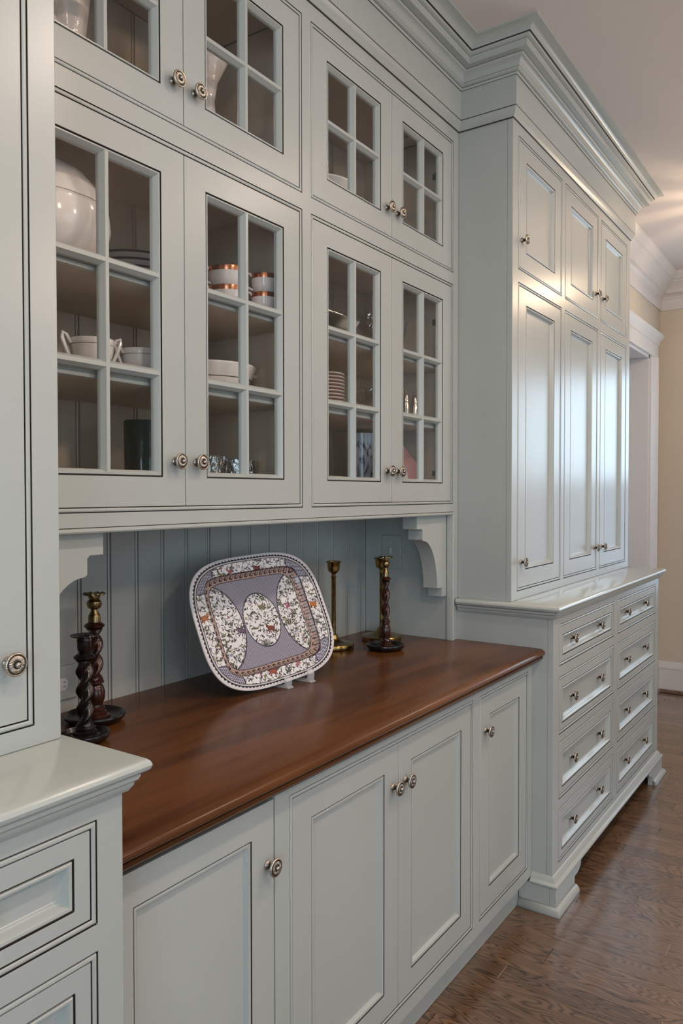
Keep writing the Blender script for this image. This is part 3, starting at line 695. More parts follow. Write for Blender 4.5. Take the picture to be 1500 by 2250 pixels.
brass_stick(2.222, 1.549, 'plain brass candlestick directly right of the platter', 0.071, 0.027)
brass_stick(2.446, 1.489, 'plain brass candlestick in the niche corner behind the reddish twist candlestick', 0.073, 0.029)

# ------------------------------------------------------------------ platter: superellipse dish with painted pattern (vertex colours are its flat print)
PA, PB, PN = 0.2492, 0.1891, 3.44
phi, th, ro = -0.124, 0.3995, 0.0488
r0 = Vector((math.cos(phi), math.sin(phi), 0)); h0 = Vector((-math.sin(phi), math.cos(phi), 0)); u0 = Vector((0, 0, 1))*math.cos(th)+h0*math.sin(th)
pr_, pu_ = r0*math.cos(ro)+u0*math.sin(ro), u0*math.cos(ro)-r0*math.sin(ro); pn_ = pr_.cross(pu_)
PC = Vector((1.7089, 1.4261, 1.1000))
def platter():
    NA, NR = 760, 190
    A = np.linspace(0, 2*PI, NA, endpoint=False); T = (np.arange(NR+1)/NR)
    # direction exponents blend: inner rings squarer well, outer superellipse
    ca, sa = np.cos(A), np.sin(A)
    rr_ = (np.abs(ca/PA)**PN+np.abs(sa/PB)**PN)**(-1/PN); ex, ey = rr_*ca, rr_*sa
    x = T[:, None]*ex[None]; y = T[:, None]*ey[None]
    rho = np.repeat(T[:, None], NA, 1)
    def sm(a, b, t): q = np.clip((t-a)/(b-a), 0, 1); return q*q*(3-2*q)
    R2 = (np.abs(x/PA)**6.5+np.abs(y/PB)**6.5)**(1/6.5)
    z = -0.020+0.016*sm(0.70, 0.775, R2)+0.006*sm(0.78, 1.0, rho)
    # colours
    N = x.size; X = (x/PA).ravel(); Y = (y/PB).ravel(); R = rho.ravel(); Q = R2.ravel(); xm, ym = x.ravel(), y.ravel()
    white = np.array([0.84, 0.81, 0.82]); ink = np.array([0.035, 0.04, 0.045]); col = np.tile(white, (N, 1))
    flor = np.zeros(N, bool); hat = np.zeros(N)
    rim = (Q > 0.755) & (R < 0.925)
    # rim corners: hatch lozenges bounded by arcs; the rest floral
    cornerd = np.abs(np.abs(X)-np.abs(Y))
    corner = rim & (((np.abs(X)-0.83)/0.25)**2+((np.abs(Y)-0.80)/0.27)**2 < 1.0)
    flor |= rim & ~corner; hat[corner] = 1
    border = (Q >= 0.665) & (Q <= 0.755)
    well = Q < 0.665
    oval = ((X+0.0)/0.27)**2+((Y+0.0)/0.42)**2 < 1.0
    lobL = well & (((X+0.70)/0.41)**2+((Y)/0.66)**2 < 1.0); lobR = well & (((X-0.70)/0.41)**2+((Y)/0.66)**2 < 1.0)
    fw = well & (oval | lobL | lobR); flor |= fw; hw = well & ~fw; hat[hw] = 2
    # floral: leaves, stems, tufts
    rg = np.random.RandomState(5)
    def ell(cx, cy, a, b, ang, c, msk, al=1.0):
        rad = max(a, b)*1.05
        s = np.where((np.abs(xm-cx) < rad) & (np.abs(ym-cy) < rad) & msk)[0]
        if not len(s): return
        dx, dy = xm[s]-cx, ym[s]-cy; u = dx*math.cos(ang)+dy*math.sin(ang); v = -dx*math.sin(ang)+dy*math.cos(ang)
        k = s[(u/a)**2+(v/b)**2 < 1]; col[k] = col[k]*(1-al)+np.array(c)*al
    def curl(cx, cy, rad, a0, a1, w, c, msk):
        s = np.where((np.abs(xm-cx) < rad*1.2) & (np.abs(ym-cy) < rad*1.2) & msk)[0]
        if not len(s): return
        dx, dy = xm[s]-cx, ym[s]-cy; rr = np.hypot(dx, dy); an = (np.arctan2(dy, dx)-a0) % (2*PI)
        k = s[(np.abs(rr-rad) < w) & (an < a1)]; col[k] = c
    pal = [(0.05, 0.055, 0.05), (0.09, 0.10, 0.08), (0.05, 0.05, 0.06), (0.15, 0.155, 0.11), (0.07, 0.075, 0.065), (0.10, 0.10, 0.10)]
    for i in range(2900):
        cx, cy = rg.uniform(-PA, PA), rg.uniform(-PB, PB); ang = rg.uniform(0, PI); c = pal[rg.randint(len(pal))]
        q = rg.rand()
        if q < 0.58: ell(cx, cy, rg.uniform(0.0026, 0.0056), rg.uniform(0.0011, 0.0023), ang, c, flor)
        elif q < 0.90: curl(cx, cy, rg.uniform(0.0035, 0.008), rg.uniform(0, 2*PI), rg.uniform(2, 4), 0.0008, c, flor)
        elif q < 0.935:
            fcol = [(0.32, 0.12, 0.13), (0.16, 0.12, 0.26), (0.30, 0.27, 0.10), (0.13, 0.14, 0.22)][rg.randint(4)]
            for k in range(5): ell(cx+0.003*math.cos(k*1.257), cy+0.003*math.sin(k*1.257), 0.0021, 0.0016, k*1.257, fcol, flor)
        else:
            for k in range(3): ell(cx+0.0045*(k-1), cy+rg.uniform(-.002, .002), 0.0042, 0.0021, ang+k, (0.12, 0.13, 0.07), flor)
    # little running animals and birds
    def beast(cx, cy, s, fl, c):
        d = -1 if fl else 1
        for (ox, oy, a, b, an) in ((0, 0, 0.011, 0.0052, 0.15), (0.011, 0.006, 0.0048, 0.0033, 0.6), (0.0135, 0.0115, 0.0042, 0.0013, 1.3), (-0.008, -0.006, 0.0060, 0.0016, 1.0), (-0.004, -0.008, 0.0055, 0.0014, 1.5), (0.008, -0.006, 0.0062, 0.0014, -0.9), (0.011, -0.003, 0.0062, 0.0013, -0.3), (-0.012, 0.004, 0.0045, 0.0013, 2.4)):
            ell(cx+d*ox*s, cy+oy*s, a*s*1.16, b*s*1.25, an*d, tuple(0.45*q for q in c), np.ones(N, bool)); 
        for (ox, oy, a, b, an) in ((0, 0, 0.0105, 0.0046, 0.15), (0.011, 0.006, 0.0043, 0.0028, 0.6), (-0.008, -0.006, 0.0054, 0.0011, 1.0), (0.008, -0.006, 0.0056, 0.0009, -0.9)):
            ell(cx+d*ox*s, cy+oy*s, a*s, b*s, an*d, c, np.ones(N, bool))
    def bird(cx, cy, s, c):
        ell(cx, cy, 0.009*s, 0.004*s, 0.7, c, np.ones(N, bool)); ell(cx-0.006*s, cy+0.005*s, 0.008*s, 0.0025*s, 2.4, c, np.ones(N, bool)); ell(cx+0.006*s, cy+0.006*s, 0.006*s, 0.0022*s, 1.2, (c[0]*.6, c[1]*.6, c[2]*.7), np.ones(N, bool)); ell(cx+0.007*s, cy-0.001*s, 0.0028*s, 0.0022*s, 0, c, np.ones(N, bool))
    beast(0.024, -0.030, 1.15, True, (0.22, 0.07, 0.05)); beast(0.010, 0.038, 0.8, False, (0.26, 0.20, 0.11)); beast(-0.086, -0.018, 1.1, True, (0.17, 0.12, 0.17))
    bird(0.115, 0.022, 1.1, (0.36, 0.12, 0.15)); bird(-0.078, 0.150, 1.1, (0.36, 0.12, 0.12)); beast(0.028, 0.149, 0.95, True, (0.20, 0.07, 0.07)); beast(0.203, 0.010, 1.2, True, (0.50, 0.17, 0.05))
    beast(-0.213, 0.035, 1.1, False, (0.42, 0.17, 0.07)); beast(-0.035, -0.150, 1.2, True, (0.36, 0.10, 0.07)); bird(0.068, -0.150, 1.1, (0.42, 0.16, 0.17))
    for (bx_, by_) in ((-0.012, -0.078), (-0.170, -0.085), (0.178, 0.075)):     # grass tufts
        for k in range(9): ell(bx_+(k-4)*0.0032, by_+0.010-abs(k-4)*0.0008, 0.0012, 0.013, (k-4)*-0.10, (0.06, 0.07, 0.05), flor)
    # ground mounds under the oval and lobes
    # border: pink ground with dark scrolls and fine lines
    col[border] = (0.45, 0.32, 0.28)
    ang = np.arctan2(Y, X); per = np.where(np.abs(X) > np.abs(Y), ym, xm)
    ph = (per/0.0195) % 1.0; bt = (Q-0.665)/0.09
    k = border & (np.hypot((ph-0.5)/0.34, (bt-0.62)/0.42) < 1) & ~(np.hypot((ph-0.56)/0.2, (bt-0.78)/0.34) < 1) & (bt > 0.3)
    col[k] = (0.035, 0.022, 0.02)
    k = border & (np.abs(np.sin((ph+bt*0.5)*2*PI*2)) < 0.22) & (bt < 0.55); col[k] = col[k]*0.62
    for a, w, G in ((0.668, 0.005, Q), (0.754, 0.005, Q), (0.925, 0.0045, R), (0.764, 0.003, Q)): col[np.abs(G-a) < w] = (0.055, 0.04, 0.045)
    k = (np.abs(R-0.925) < 0.06); 
    # outlines of lozenges, oval and lobes
    def edge(v, w, msk): col[(np.abs(v-1) < w) & msk] = (0.06, 0.06, 0.07)
    edge((X/0.27)**2+(Y/0.42)**2, 0.045, well); edge(((np.abs(X)-0.70)/0.41)**2+(Y/0.66)**2, 0.035, well)
    edge(((np.abs(X)-0.83)/0.25)**2+((np.abs(Y)-0.80)/0.27)**2, 0.06, rim)
    # scalloped dark edge and white lip
    ea = np.arctan2(ym, xm); 
    # arc length along the rim for even scallops
    d = np.hypot(np.diff(np.append(ex, ex[0])), np.diff(np.append(ey, ey[0]))); sl = np.concatenate([[0], np.cumsum(d)[:-1]]); sl = np.tile(sl, NR+1)
    tot = d.sum(); nsc = 118; sc = np.abs(np.sin(sl/tot*nsc*PI))
    k = (R > 0.944) & (R < 0.957+0.017*sc); col[k] = (0.03, 0.03, 0.04); col[R > 0.976] = (0.70, 0.66, 0.67)
    col[(R > 0.930) & (R <= 0.944)] = (0.66, 0.63, 0.64)
    # mesh: front, rolled lip, back
    V = [(0.0, 0.0, -0.020)]; C_ = [tuple(col[0])+(hat[0]/2,)]
    V += list(zip(x[1:].ravel(), y[1:].ravel(), z[1:].ravel())); cc = np.concatenate([col, (hat/2)[:, None]], 1)[NA:]
    C_ += [tuple(q) for q in cc]
    F = []
    def id_(i, j): return 1+(i-1)*NA+(j % NA)
    for j in range(NA): F.append((0, id_(1, j), id_(1, j+1)))
    for i in range(1, NR):
        for j in range(NA): F.append((id_(i, j), id_(i+1, j), id_(i+1, j+1), id_(i, j+1)))
    prev = [id_(NR, j) for j in range(NA)]
    for sc_, dz in ((1.004, 0.0005), (1.007, -0.002), (1.004, -0.0055), (0.97, -0.008), (0.90, -0.011), (0.85, -0.034), (0.05, -0.034)):
        cur = []
        for j in range(NA):
            V.append((ex[j]*sc_, ey[j]*sc_, 0.002+dz)); C_.append((0.66, 0.62, 0.62, 0)); cur.append(len(V)-1)
        for j in range(NA): F.append((prev[j], cur[j], cur[(j+1) % NA], prev[(j+1) % NA]))
        prev = cur
    F.append(tuple(prev[::-1]))
    me = bpy.data.meshes.new('platter'); me.from_pydata([tuple(map(float, v)) for v in V], [], F)
    at = me.color_attributes.new('print', 'FLOAT_COLOR', 'POINT'); at.data.foreach_set('color', np.array(C_, dtype=np.float32).ravel())
    me.polygons.foreach_set('use_smooth', [True]*len(me.polygons)); me.update()
    m = mat('painted_earthenware', (0.7, 0.7, 0.7), 0.16); n, l, b = nodes(m)
    va = n.new('ShaderNodeVertexColor'); va.layer_name = 'print'
    tc = n.new('ShaderNodeTexCoord'); sx = n.new('ShaderNodeSeparateXYZ'); l.new(tc.outputs['Object'], sx.inputs[0])
    def M_(op, a, b_=None, c_=None):
        q = n.new('ShaderNodeMath'); q.operation = op
        for i, w in enumerate((a, b_, c_)):
            if w is None: continue
            if isinstance(w, (int, float)): q.inputs[i].default_value = w
            else: l.new(w, q.inputs[i])
        return q.outputs[0]
    def lines(v, pitch, duty): # dark line where |frac-0.5| is small
        return M_('LESS_THAN', M_('ABSOLUTE', M_('SUBTRACT', M_('FRACT', M_('DIVIDE', v, pitch)), 0.5)), duty)
    X, Y = sx.outputs[0], sx.outputs[1]
    wob = n.new('ShaderNodeTexNoise'); wob.inputs['Scale'].default_value = 30; l.new(tc.outputs['Object'], wob.inputs['Vector'])
    wv = M_('MULTIPLY', M_('SUBTRACT', wob.outputs['Fac'], 0.5), 0.004)
    d1, d2 = M_('ADD', M_('ADD', X, M_('MULTIPLY', Y, 0.75)), wv), M_('ADD', M_('SUBTRACT', X, M_('MULTIPLY', Y, 0.75)), wv)
    fine = M_('MAXIMUM', lines(d1, 0.0042, 0.17), lines(d2, 0.0042, 0.17))
    coarse = M_('MAXIMUM', lines(M_('ADD', Y, M_('ADD', wv, M_('MULTIPLY', X, 0.15))), 0.0044, 0.18), lines(M_('ADD', X, wv), 0.0060, 0.15))
    isc = M_('MULTIPLY', M_('GREATER_THAN', va.outputs['Alpha'], 0.25), M_('LESS_THAN', va.outputs['Alpha'], 0.75)); isf = M_('GREATER_THAN', va.outputs['Alpha'], 0.75)
    hf = M_('ADD', M_('MULTIPLY', isc, coarse), M_('MULTIPLY', isf, fine))
    gr = n.new('ShaderNodeMix'); gr.data_type = 'RGBA'; l.new(M_('ADD', isc, isf), gr.inputs['Factor']); l.new(va.outputs['Color'], gr.inputs['A'])
    tint = n.new('ShaderNodeMix'); tint.data_type = 'RGBA'; tint.blend_type = 'MULTIPLY'; tint.inputs['Factor'].default_value = 1; l.new(va.outputs['Color'], tint.inputs['A']); tint.inputs['B'].default_value = (0.72, 0.73, 0.83, 1); l.new(tint.outputs['Result'], gr.inputs['B'])
    mx = n.new('ShaderNodeMix'); mx.data_type = 'RGBA'; l.new(hf, mx.inputs['Factor']); l.new(gr.outputs['Result'], mx.inputs['A']); mx.inputs['B'].default_value = (0.06, 0.055, 0.09, 1)
    l.new(mx.outputs['Result'], b.inputs['Base Color'])
    me.materials.append(m)
    o = bpy.data.objects.new('platter', me); COL.objects.link(o)
    Mx = Matrix.Identity(4)
    for i in range(3): Mx[i][0], Mx[i][1], Mx[i][2], Mx[i][3] = pr_[i], pu_[i], pn_[i], PC[i]
    o.matrix_world = Mx
    tag(o, 'large rounded painted platter with animals and cross-hatching leaning on the counter', 'platter')
platter()
# clear easel that carries the platter
st = empty('plate_stand', (PC.x, 1.40, ZWD), 'small clear easel holding up the painted platter on the counter', 'stand')
def pw(a, b_, c_): return PC+pr_*a+pu_*b_+pn_*c_
for a in (-0.020, 0.072):
    e = pw(a, -PB*0.995, 0)
    mb = MB(); w = 0.012; yq = e.y; zq = e.z
    prof = [(yq-0.034, ZWD+0.0006), (yq-0.030, ZWD+0.0006), (yq+0.115, ZWD+0.0006), (yq+0.115, ZWD+0.004), (yq-0.006, ZWD+0.0045), (yq-0.016, ZWD+0.006), (yq-0.021, zq+0.010), (yq-0.014, zq+0.020), (yq-0.019, zq+0.021), (yq-0.028, zq+0.008), (yq-0.026, ZWD+0.006)]
    mb.prism(prof[::-1], 'X', e.x-w, e.x+w, ACRYL); obj('foot', mb, st, bevel=0.0008)
mb = MB(); mb.tube([pw(0.026, 0.0, -0.052), pw(0.026, -0.10, -0.054), Vector((PC.x+0.026, 1.475, ZWD+0.006))], 0.005, ACRYL, 8); obj('back_support', mb, st)

# ------------------------------------------------------------------ china and glass inside the cabinet
def dish_stack(name, x, y, z, r, n_, pitch, label, cat, group, mrim, mbody=None):
    mbody = mbody or CHINA
    NTH = ['lowest', 'second', 'third', 'fourth', 'fifth', 'sixth', 'seventh', 'eighth', 'ninth', 'topmost']
    for k in range(n_):
        mb = MB(); mb.lathe([(r*0.55, 0), (r*0.60, 0.002), (r*0.94, pitch*0.9+0.002), (r, pitch*0.9+0.0045), (r*0.985, pitch*0.9+0.006), (r*0.62, 0.0048), (r*0.3, 0.004)], (x, y, z+k*pitch), CHINA, 48, mats=[CHINA, mbody, mrim, mrim, CHINA, CHINA]); o = obj(name, mb); tag(o, label % (NTH[-1] if k == n_-1 else NTH[k]+(' from the bottom' if k else '')), cat, group)
SH1, SH2, SH0, SH3 = 1.9322, 1.7172, 1.3982, 2.2462
# covered tureen
t = empty('tureen', (1.005, 1.462, SH1), 'big white lobed tureen on the top shelf behind the leftmost lower glass door', 'tureen')
def lob(th, r, h): return r*(1+0.018*abs(math.cos(5*th))), h
mb = MB(); mb.lathe([(0.07, 0), (0.10, 0.010), (0.135, 0.045), (0.146, 0.085), (0.143, 0.120), (0.136, 0.128)], (1.005, 1.462, SH1), PINKISH if False else CHINA, 60, mod=lob); obj('bowl', mb, t)
mb = MB(); mb.lathe([(0.139, 0.1285), (0.138, 0.134), (0.125, 0.165), (0.100, 0.195), (0.060, 0.222), (0.018, 0.232), (0.012, 0.240), (0.016, 0.252), (0.008, 0.258)], (1.005, 1.462, SH1), CHINA, 60, mod=lob); obj('lid', mb, t)
mb = MB(); mb.tube([(1.148, 1.462, SH1+0.10), (1.168, 1.455, SH1+0.108), (1.172, 1.452, SH1+0.085), (1.160, 1.458, SH1+0.060), (1.142, 1.462, SH1+0.062)], 0.006, CHINA); obj('handle', mb, t)
dish_stack('plate', 1.300, 1.500, SH1, 0.115, 5, 0.017, '%s plate in the shadowed stack right of the big white tureen', 'plate', 'plates beside the tureen', BLACKLINE)
# two-handled soup cups
def soup_cup(x, y, z, r, h, label, ang=PI):
    t = empty('soup_cup', (x, y, z), label, 'cup', 'two-handled soup cups')
    mb = MB(); mb.lathe([(r*0.55, 0), (r*0.60, 0.004), (r*0.78, h*0.25), (r*0.94, h*0.6), (r*0.965, h*0.80), (r*0.972, h*0.815), (r, h*0.98), (r*0.985, h), (r*0.93, h*0.98), (r*0.80, h*0.4), (r*0.5, h*0.12)], (x, y, z), CHINA, 48, mats=[CHINA]*4+[BLACKLINE]+[CHINA]*5); obj('bowl', mb, t)
    for a in (ang, ang+PI):
        ca, sa = math.cos(a), math.sin(a)
        pts = [(x+ca*q, y+sa*q, z+h*e) for q, e in ((r*0.70, 0.12), (r*1.00, 0.34), (r*1.22, 0.66), (r*1.40, 0.98), (r*1.38, 1.14), (r*1.20, 1.08), (r*0.99, 0.84))]
        mb = MB(); mb.tube(pts, [0.003, 0.0038, 0.0042, 0.0045, 0.0045, 0.004, 0.0035], CHINA); obj('handle', mb, t)
soup_cup(1.084, 1.390, SH2, 0.047, 0.069, 'white soup cup with curled handles, left one on the second shelf', 2.9)
soup_cup(1.228, 1.400, SH2, 0.047, 0.069, 'white soup cup with curled handles, right one on the second shelf', 3.0)
soup_cup(1.175, 1.530, SH2, 0.047, 0.068, 'white soup cup at the back of the second shelf', 3.3)
# tall teal vase and tumbler on the bottom
mb = MB(); mb.lathe([(0.035, 0), (0.040, 0.01), (0.043, 0.10), (0.045, 0.235), (0.043, 0.238), (0.040, 0.22), (0.036, 0.02)], (1.318, 1.50, SH0), TEAL, 40); o = obj('vase', mb); tag(o, 'dark teal glass vase behind the lowest right pane of the leftmost door', 'vase')
def tumbler(x, y, r, h, label):
    mb = MB(); mb.lathe([(r*0.80, 0), (r*0.86, 0.003), (r*0.98, h*0.55), (r, h*0.62), (r*0.93, h*0.70), (r*0.96, h), (r*0.92, h), (r*0.86, h*0.68), (r*0.75, 0.010)], (x, y, SH0), CRYSTAL, 40); o = obj('glass_tumbler', mb); tag(o, label, 'tumbler', 'clear tumblers on the cabinet floor')
tumbler(1.296, 1.392, 0.030, 0.085, 'clear tumbler in front of the dark teal vase')
tumbler(1.456, 1.400, 0.046, 0.152, 'clear tumbler, leftmost at the bottom of the second glass door')
tumbler(1.560, 1.405, 0.036, 0.148, 'clear tumbler in the middle at the bottom of the second glass door')
tumbler(1.632, 1.430, 0.034, 0.148, 'clear tumbler, rightmost at the bottom of the second glass door')
# teacup stacks
def teacup(x, y, z, r, h, label, ang):
    t = empty('teacup', (x, y, z), label, 'cup', 'gilt-rimmed teacups')
    mb = MB(); mb.lathe([(r*0.52, 0), (r*0.55, 0.003), (r*0.80, h*0.22), (r*0.95, h*0.50), (r*1.0, h*0.78), (r*1.005, h*0.79), (r*1.01, h*0.99), (r*0.99, h), (r*0.94, h*0.98), (r*0.80, h*0.35), (r*0.45, h*0.10)], (x, y, z), CHINA, 48, mats=[CHINA]*5+[GOLD]*3+[CHINA]*2); obj('cup', mb, t)
    ca, sa = math.cos(ang), math.sin(ang)
    mb = MB(); mb.tube([(x+ca*r*q, y+sa*r*q, z+h*e) for q, e in ((0.93, 0.88), (1.15, 1.02), (1.36, 0.98), (1.42, 0.72), (1.30, 0.42), (0.90, 0.32))], 0.0035, CHINA); obj('handle', mb, t)
for (x, y, w, a) in ((1.528, 1.405, 'left', 2.75), (1.728, 1.42, 'right', 2.55)):
    if w == 'right': x = 1.625; y = 1.36
    for k in range(2): teacup(x, y, SH1+k*0.050, 0.053 if w == 'left' else 0.036, 0.062, 'gilt-rimmed white teacup, %s of the %s stack behind the second glass door' % (('bottom', 'top')[k], w), a)
# oval covered dish
t = empty('serving_dish', (1.520, 1.44, SH2), 'oval white serving dish on the second shelf of the second glass door', 'dish')
def ov(sx, sy, c):
    def f(mb):
        mb.v = [(c[0]+(v[0]-c[0])*sx, c[1]+(v[1]-c[1])*sy, v[2]) for v in mb.v]; return mb
    return f
c = (1.520, 1.44, SH2); mb = MB(); mb.lathe([(0.07, 0), (0.078, 0.004), (0.098, 0.034), (0.100, 0.038), (0.102, 0.040), (0.116, 0.072), (0.114, 0.076), (0.10, 0.070), (0.08, 0.02)], c, CHINA, 60, mats=[CHINA]*3+[BLACKLINE]+[CHINA]*4); obj('bowl', ov(1.0, 0.85, c)(mb), t)
for s in (1, -1):
    mb = MB(); mb.tube([(c[0]+s*0.104, c[1]-0.03, SH2+0.060), (c[0]+s*0.134, c[1]-0.022, SH2+0.062), (c[0]+s*0.144, c[1], SH2+0.062), (c[0]+s*0.134, c[1]+0.022, SH2+0.062), (c[0]+s*0.104, c[1]+0.03, SH2+0.060)], 0.006, CHINA); obj('handle', mb, t)
# silver tray with beaded rim
t = empty('silver_tray', (2.045, 1.475, SH1), 'silver dish with a beaded rim on the top shelf of the third glass door', 'tray')
mb = MB(); tx0, tx1, ty0, ty1, th_ = 1.865, 2.150, 1.390, 1.580, 0.088
prev = None
for ins, z in ((0.040, 0.0), (0.034, 0.002), (0.030, 0.030), (0.004, 0.078), (0.0, th_), (0.003, th_+0.002), (0.007, th_), (0.034, 0.034), (0.040, 0.012)):
    cur = [mb.vert(tx0+ins, ty0+ins, SH1+z), mb.vert(tx1-ins, ty0+ins, SH1+z), mb.vert(tx1-ins, ty1-ins, SH1+z), mb.vert(tx0+ins, ty1-ins, SH1+z)]
    if prev:
        for k in range(4): mb.face((prev[k], prev[(k+1) % 4], cur[(k+1) % 4], cur[k]), SILVER)
    else: mb.face(cur[::-1], SILVER)
    prev = cur
mb.face(prev, SILVER); obj('bowl', mb, t, bevel=0.002)
mb = MB()
for k in range(40):
    for yy in (ty0+0.002, ty1-0.002): mb.lathe([(0.0008, -0.0038), (0.0030, -0.002), (0.0036, 0), (0.0030, 0.002), (0.0008, 0.0038)], (tx0+0.004+(tx1-tx0-0.008)*k/39, yy, SH1+th_+0.003), SILVER, 8)
obj('beaded_rim', mb, t)
def cut_bowl(x, y, z, r, h, label, grp):
    mb = MB(); mb.lathe([(r*0.45, 0), (r*0.5, h*0.1), (r*0.32, h*0.3), (r*0.5, h*0.42), (r*0.85, h*0.65), (r, h*0.95), (r*0.97, h), (r*0.8, h*0.68), (r*0.3, h*0.48)], (x, y, z), CRYSTAL, 36, mod=lambda th, rr, hh: (rr*(1+0.04*math.cos(9*th)), hh+0.004*math.cos(9*th)*(hh > h*0.9)), smooth=False); o = obj('crystal_bowl', mb); tag(o, label, 'bowl', grp)
cut_bowl(2.262, 1.42, SH1, 0.052, 0.135, 'cut crystal goblet on the top shelf right of the silver dish', 'crystal pieces')
cut_bowl(2.410, 1.40, SH1, 0.034, 0.130, 'cut crystal piece at left edge on the top shelf of the fourth glass door', 'crystal pieces')
cut_bowl(2.195, 1.40, SH2, 0.060, 0.085, 'cut crystal bowl right of the striped plate stack', 'crystal pieces')
dish_stack('small_plate', 1.992, 1.425, SH2, 0.066, 10, 0.0108, '%s gilt-edged plate of the tall stack behind the third glass door', 'plate', 'stacked gilt-edged plates', CHINA, ROSE)
# shakers
for (x, w) in ((2.405, 'left'), (2.470, 'right')):
    t = empty('shaker', (x, 1.365, SH2), 'slim silver shaker with a domed top, %s of the pair' % w, 'shaker', 'pair of silver shakers')
    mb = MB(); mb.lathe([(0.017, 0), (0.017, 0.004), (0.014, 0.008), (0.0155, 0.05), (0.0125, 0.062), (0.0135, 0.064)], (x, 1.365, SH2), SILVER, 24); obj('body', mb, t)
    mb = MB(); mb.lathe([(0.0135, 0.0645), (0.0125, 0.074), (0.0085, 0.088), (0.004, 0.094), (0.0055, 0.098), (0.003, 0.104)], (x, 1.365, SH2), SILVER, 24); obj('cap', mb, t)
# pink dishes and the vase-shaped stand-in for a window reflection
def oct_platter(x, y, z, rx, rz, lean, yaw, label):
    pts = []
    for k in range(8):
        a = 2*PI*(k+0.5)/8; pts.append((rx*math.cos(a), rz*math.sin(a)))
    mb = MB(); rings = []
    for s_, d in ((1.0, 0.0), (0.99, -0.004), (0.70, 0.008), (0.62, 0.013), (0.02, 0.013)):
        rings.append([mb.vert(p[0]*s_, d, p[1]*s_) for p in pts])
    back = [[mb.vert(p[0]*s_, d, p[1]*s_) for p in pts] for s_, d in ((0.98, 0.004), (0.6, 0.020), (0.02, 0.020))]
    mats_ = [PINK, PINK, PINK, CHINA]
    for k in range(4):
        for i in range(8): j = (i+1) % 8; mb.face((rings[k][i], rings[k+1][i], rings[k+1][j], rings[k][j]), mats_[k])
    allb = [rings[0]]+back
    for k in range(3):
        for i in range(8): j = (i+1) % 8; mb.face((allb[k][i], allb[k][j], allb[k+1][j], allb[k+1][i]), PINK)
    mb.face(rings[-1][::-1], CHINA)
    mb.face(back[-1], PINK)
    o = obj('pink_platter', mb, at=(0, 0, 0), bevel=0.002); o.location = (x, y, z+rz*0.924*math.cos(lean)); o.rotation_euler = (-lean, 0, yaw); tag(o, label, 'platter')
oct_platter(2.415, 1.400, SH0+0.0035, 0.145, 0.131, 0.20, -0.06, 'eight-sided pink platter standing at the bottom of the rightmost glass door')
mb = MB(); mb.lathe([(0.06, 0), (0.07, 0.004), (0.112, 0.052), (0.114, 0.056), (0.10, 0.048), (0.06, 0.012)], (1.955, 1.46, SH0), PINK, 48, mats=[PINK, PINK, CHINA, PINK, PINK]); mb.v = [(v[0], v[1], v[2] if v[2] < SH0+0.03 else v[2]+0.055) for v in mb.v]; o = obj('pink_bowl', mb); tag(o, 'pink bowl just showing at the bottom of the third glass door', 'bowl')
mb = MB(); mb.lathe([(0.045, 0), (0.050, 0.006), (0.056, 0.08), (0.055, 0.18), (0.050, 0.250), (0.052, 0.275), (0.048, 0.275), (0.045, 0.24), (0.05, 0.05)], (2.385, 1.535, SH0), WINREFL, 48); o = obj('vase', mb); tag(o, 'painted blue-white window reflection on a vase-shaped stand-in behind the lowest right pane of the third glass door', 'vase')  # added shape carrying the painted window reflection, not a real vase
# pieces on the upper tier
t = empty('pitcher', (1.046, 1.42, SH3), 'ornate pale ironstone pitcher behind the topmost left glass door', 'pitcher')
mb = MB(); mb.lathe([(0.05, 0), (0.055, 0.01), (0.035, 0.05), (0.036, 0.15), (0.044, 0.21), (0.052, 0.28), (0.048, 0.34), (0.055, 0.40), (0.051, 0.40), (0.042, 0.33)], (1.046, 1.42, SH3), PINKISH, 48, mod=lambda th, r, h: (r*(1+0.035*math.cos(8*th+22*h)), h)); obj('body', mb, t)
mb = MB(); mb.tube([(1.008, 1.40, SH3+0.36), (0.975, 1.39, SH3+0.35), (0.965, 1.385, SH3+0.27), (0.985, 1.39, SH3+0.19), (1.018, 1.405, SH3+0.17)], 0.008, PINKISH); obj('handle', mb, t)
t = empty('ewer', (1.470, 1.42, SH3), 'tall white ewer with flared lip behind the second upper glass door', 'pitcher')
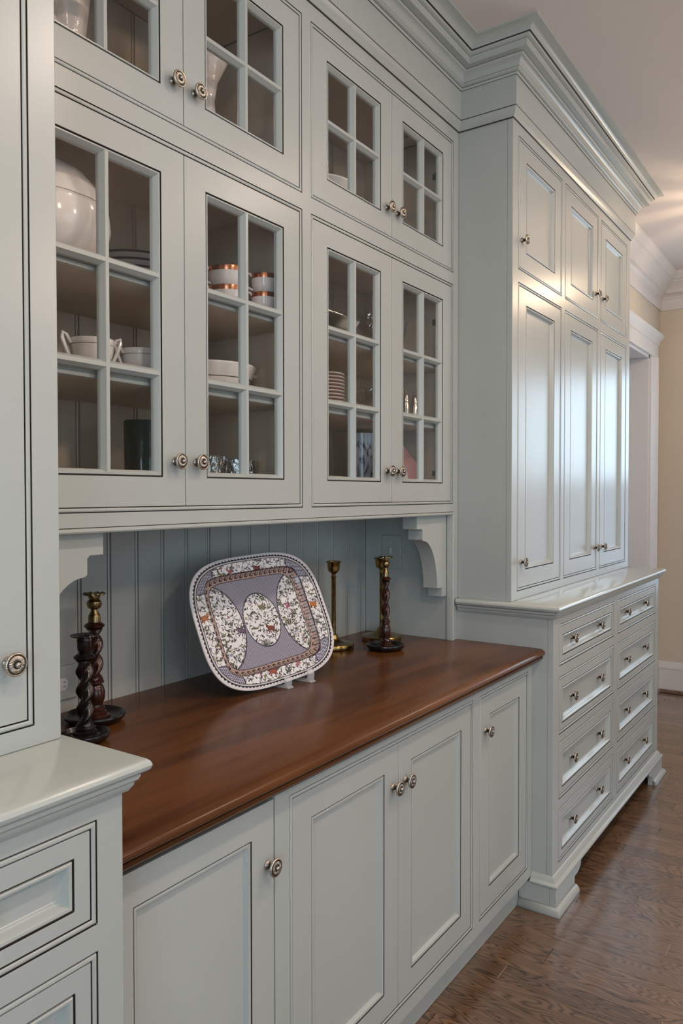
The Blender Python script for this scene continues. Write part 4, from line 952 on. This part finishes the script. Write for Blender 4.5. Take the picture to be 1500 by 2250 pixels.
mb = MB(); mb.lathe([(0.04, 0), (0.045, 0.007), (0.020, 0.05), (0.022, 0.10), (0.024, 0.17), (0.020, 0.215), (0.028, 0.265), (0.054, 0.318), (0.052, 0.321), (0.024, 0.27)], (1.470, 1.42, SH3), PINKISH, 48); obj('body', mb, t)
mb = MB(); mb.tube([(1.438, 1.42, SH3+0.295), (1.414, 1.42, SH3+0.28), (1.407, 1.42, SH3+0.21), (1.420, 1.42, SH3+0.145), (1.446, 1.42, SH3+0.12)], 0.006, PINKISH); obj('handle', mb, t)
mb = MB(); mb.lathe([(0.06, 0), (0.065, 0.004), (0.05, 0.04), (0.065, 0.09), (0.125, 0.163), (0.124, 0.168), (0.06, 0.10)], (1.99, 1.45, SH3), CHINA, 48); o = obj('compote', mb); tag(o, 'white footed compote at the lower left of the third upper glass door', 'compote')

# ------------------------------------------------------------------ ribbed ceiling lantern (source of the warm glow and the streaks on the ceiling)
LX, LY, LZc = 4.6, 0.42, 2.63
t = empty('ceiling_lantern', (LX, LY, ZC), 'bronze ribbed ceiling lantern throwing warm streaks on the ceiling at right', 'lamp')
mb = MB(); mb.lathe([(0.055, 0), (0.055, -0.012), (0.012, -0.02), (0.008, -0.024), (0.008, -0.16)][::-1], (LX, LY, ZC), BRONZE, 32); obj('canopy', mb, t)
mb = MB()
for k in range(12):
    a = 2*PI*k/12+0.13; ca, sa = math.cos(a), math.sin(a)
    mb.tube([(LX+ca*0.03, LY+sa*0.03, ZC-0.15), (LX+ca*0.12, LY+sa*0.12, ZC-0.20), (LX+ca*0.16, LY+sa*0.16, ZC-0.30), (LX+ca*0.13, LY+sa*0.13, ZC-0.43), (LX+ca*0.03, LY+sa*0.03, ZC-0.48)], 0.009, BRONZE, 6)
obj('cage', mb, t)
mb = MB(); mb.lathe([(0.002, -0.03), (0.02, -0.022), (0.028, 0), (0.02, 0.022), (0.002, 0.03)], (LX, LY, LZc), BULB, 20); obj('bulb', mb, t)
pl = bpy.data.lights.new('lantern_light', 'POINT'); pl.energy = 21; pl.color = WARM; pl.shadow_soft_size = 0.03
po = bpy.data.objects.new('lantern_light', pl); COL.objects.link(po); po.location = (LX, LY, LZc+0.04)
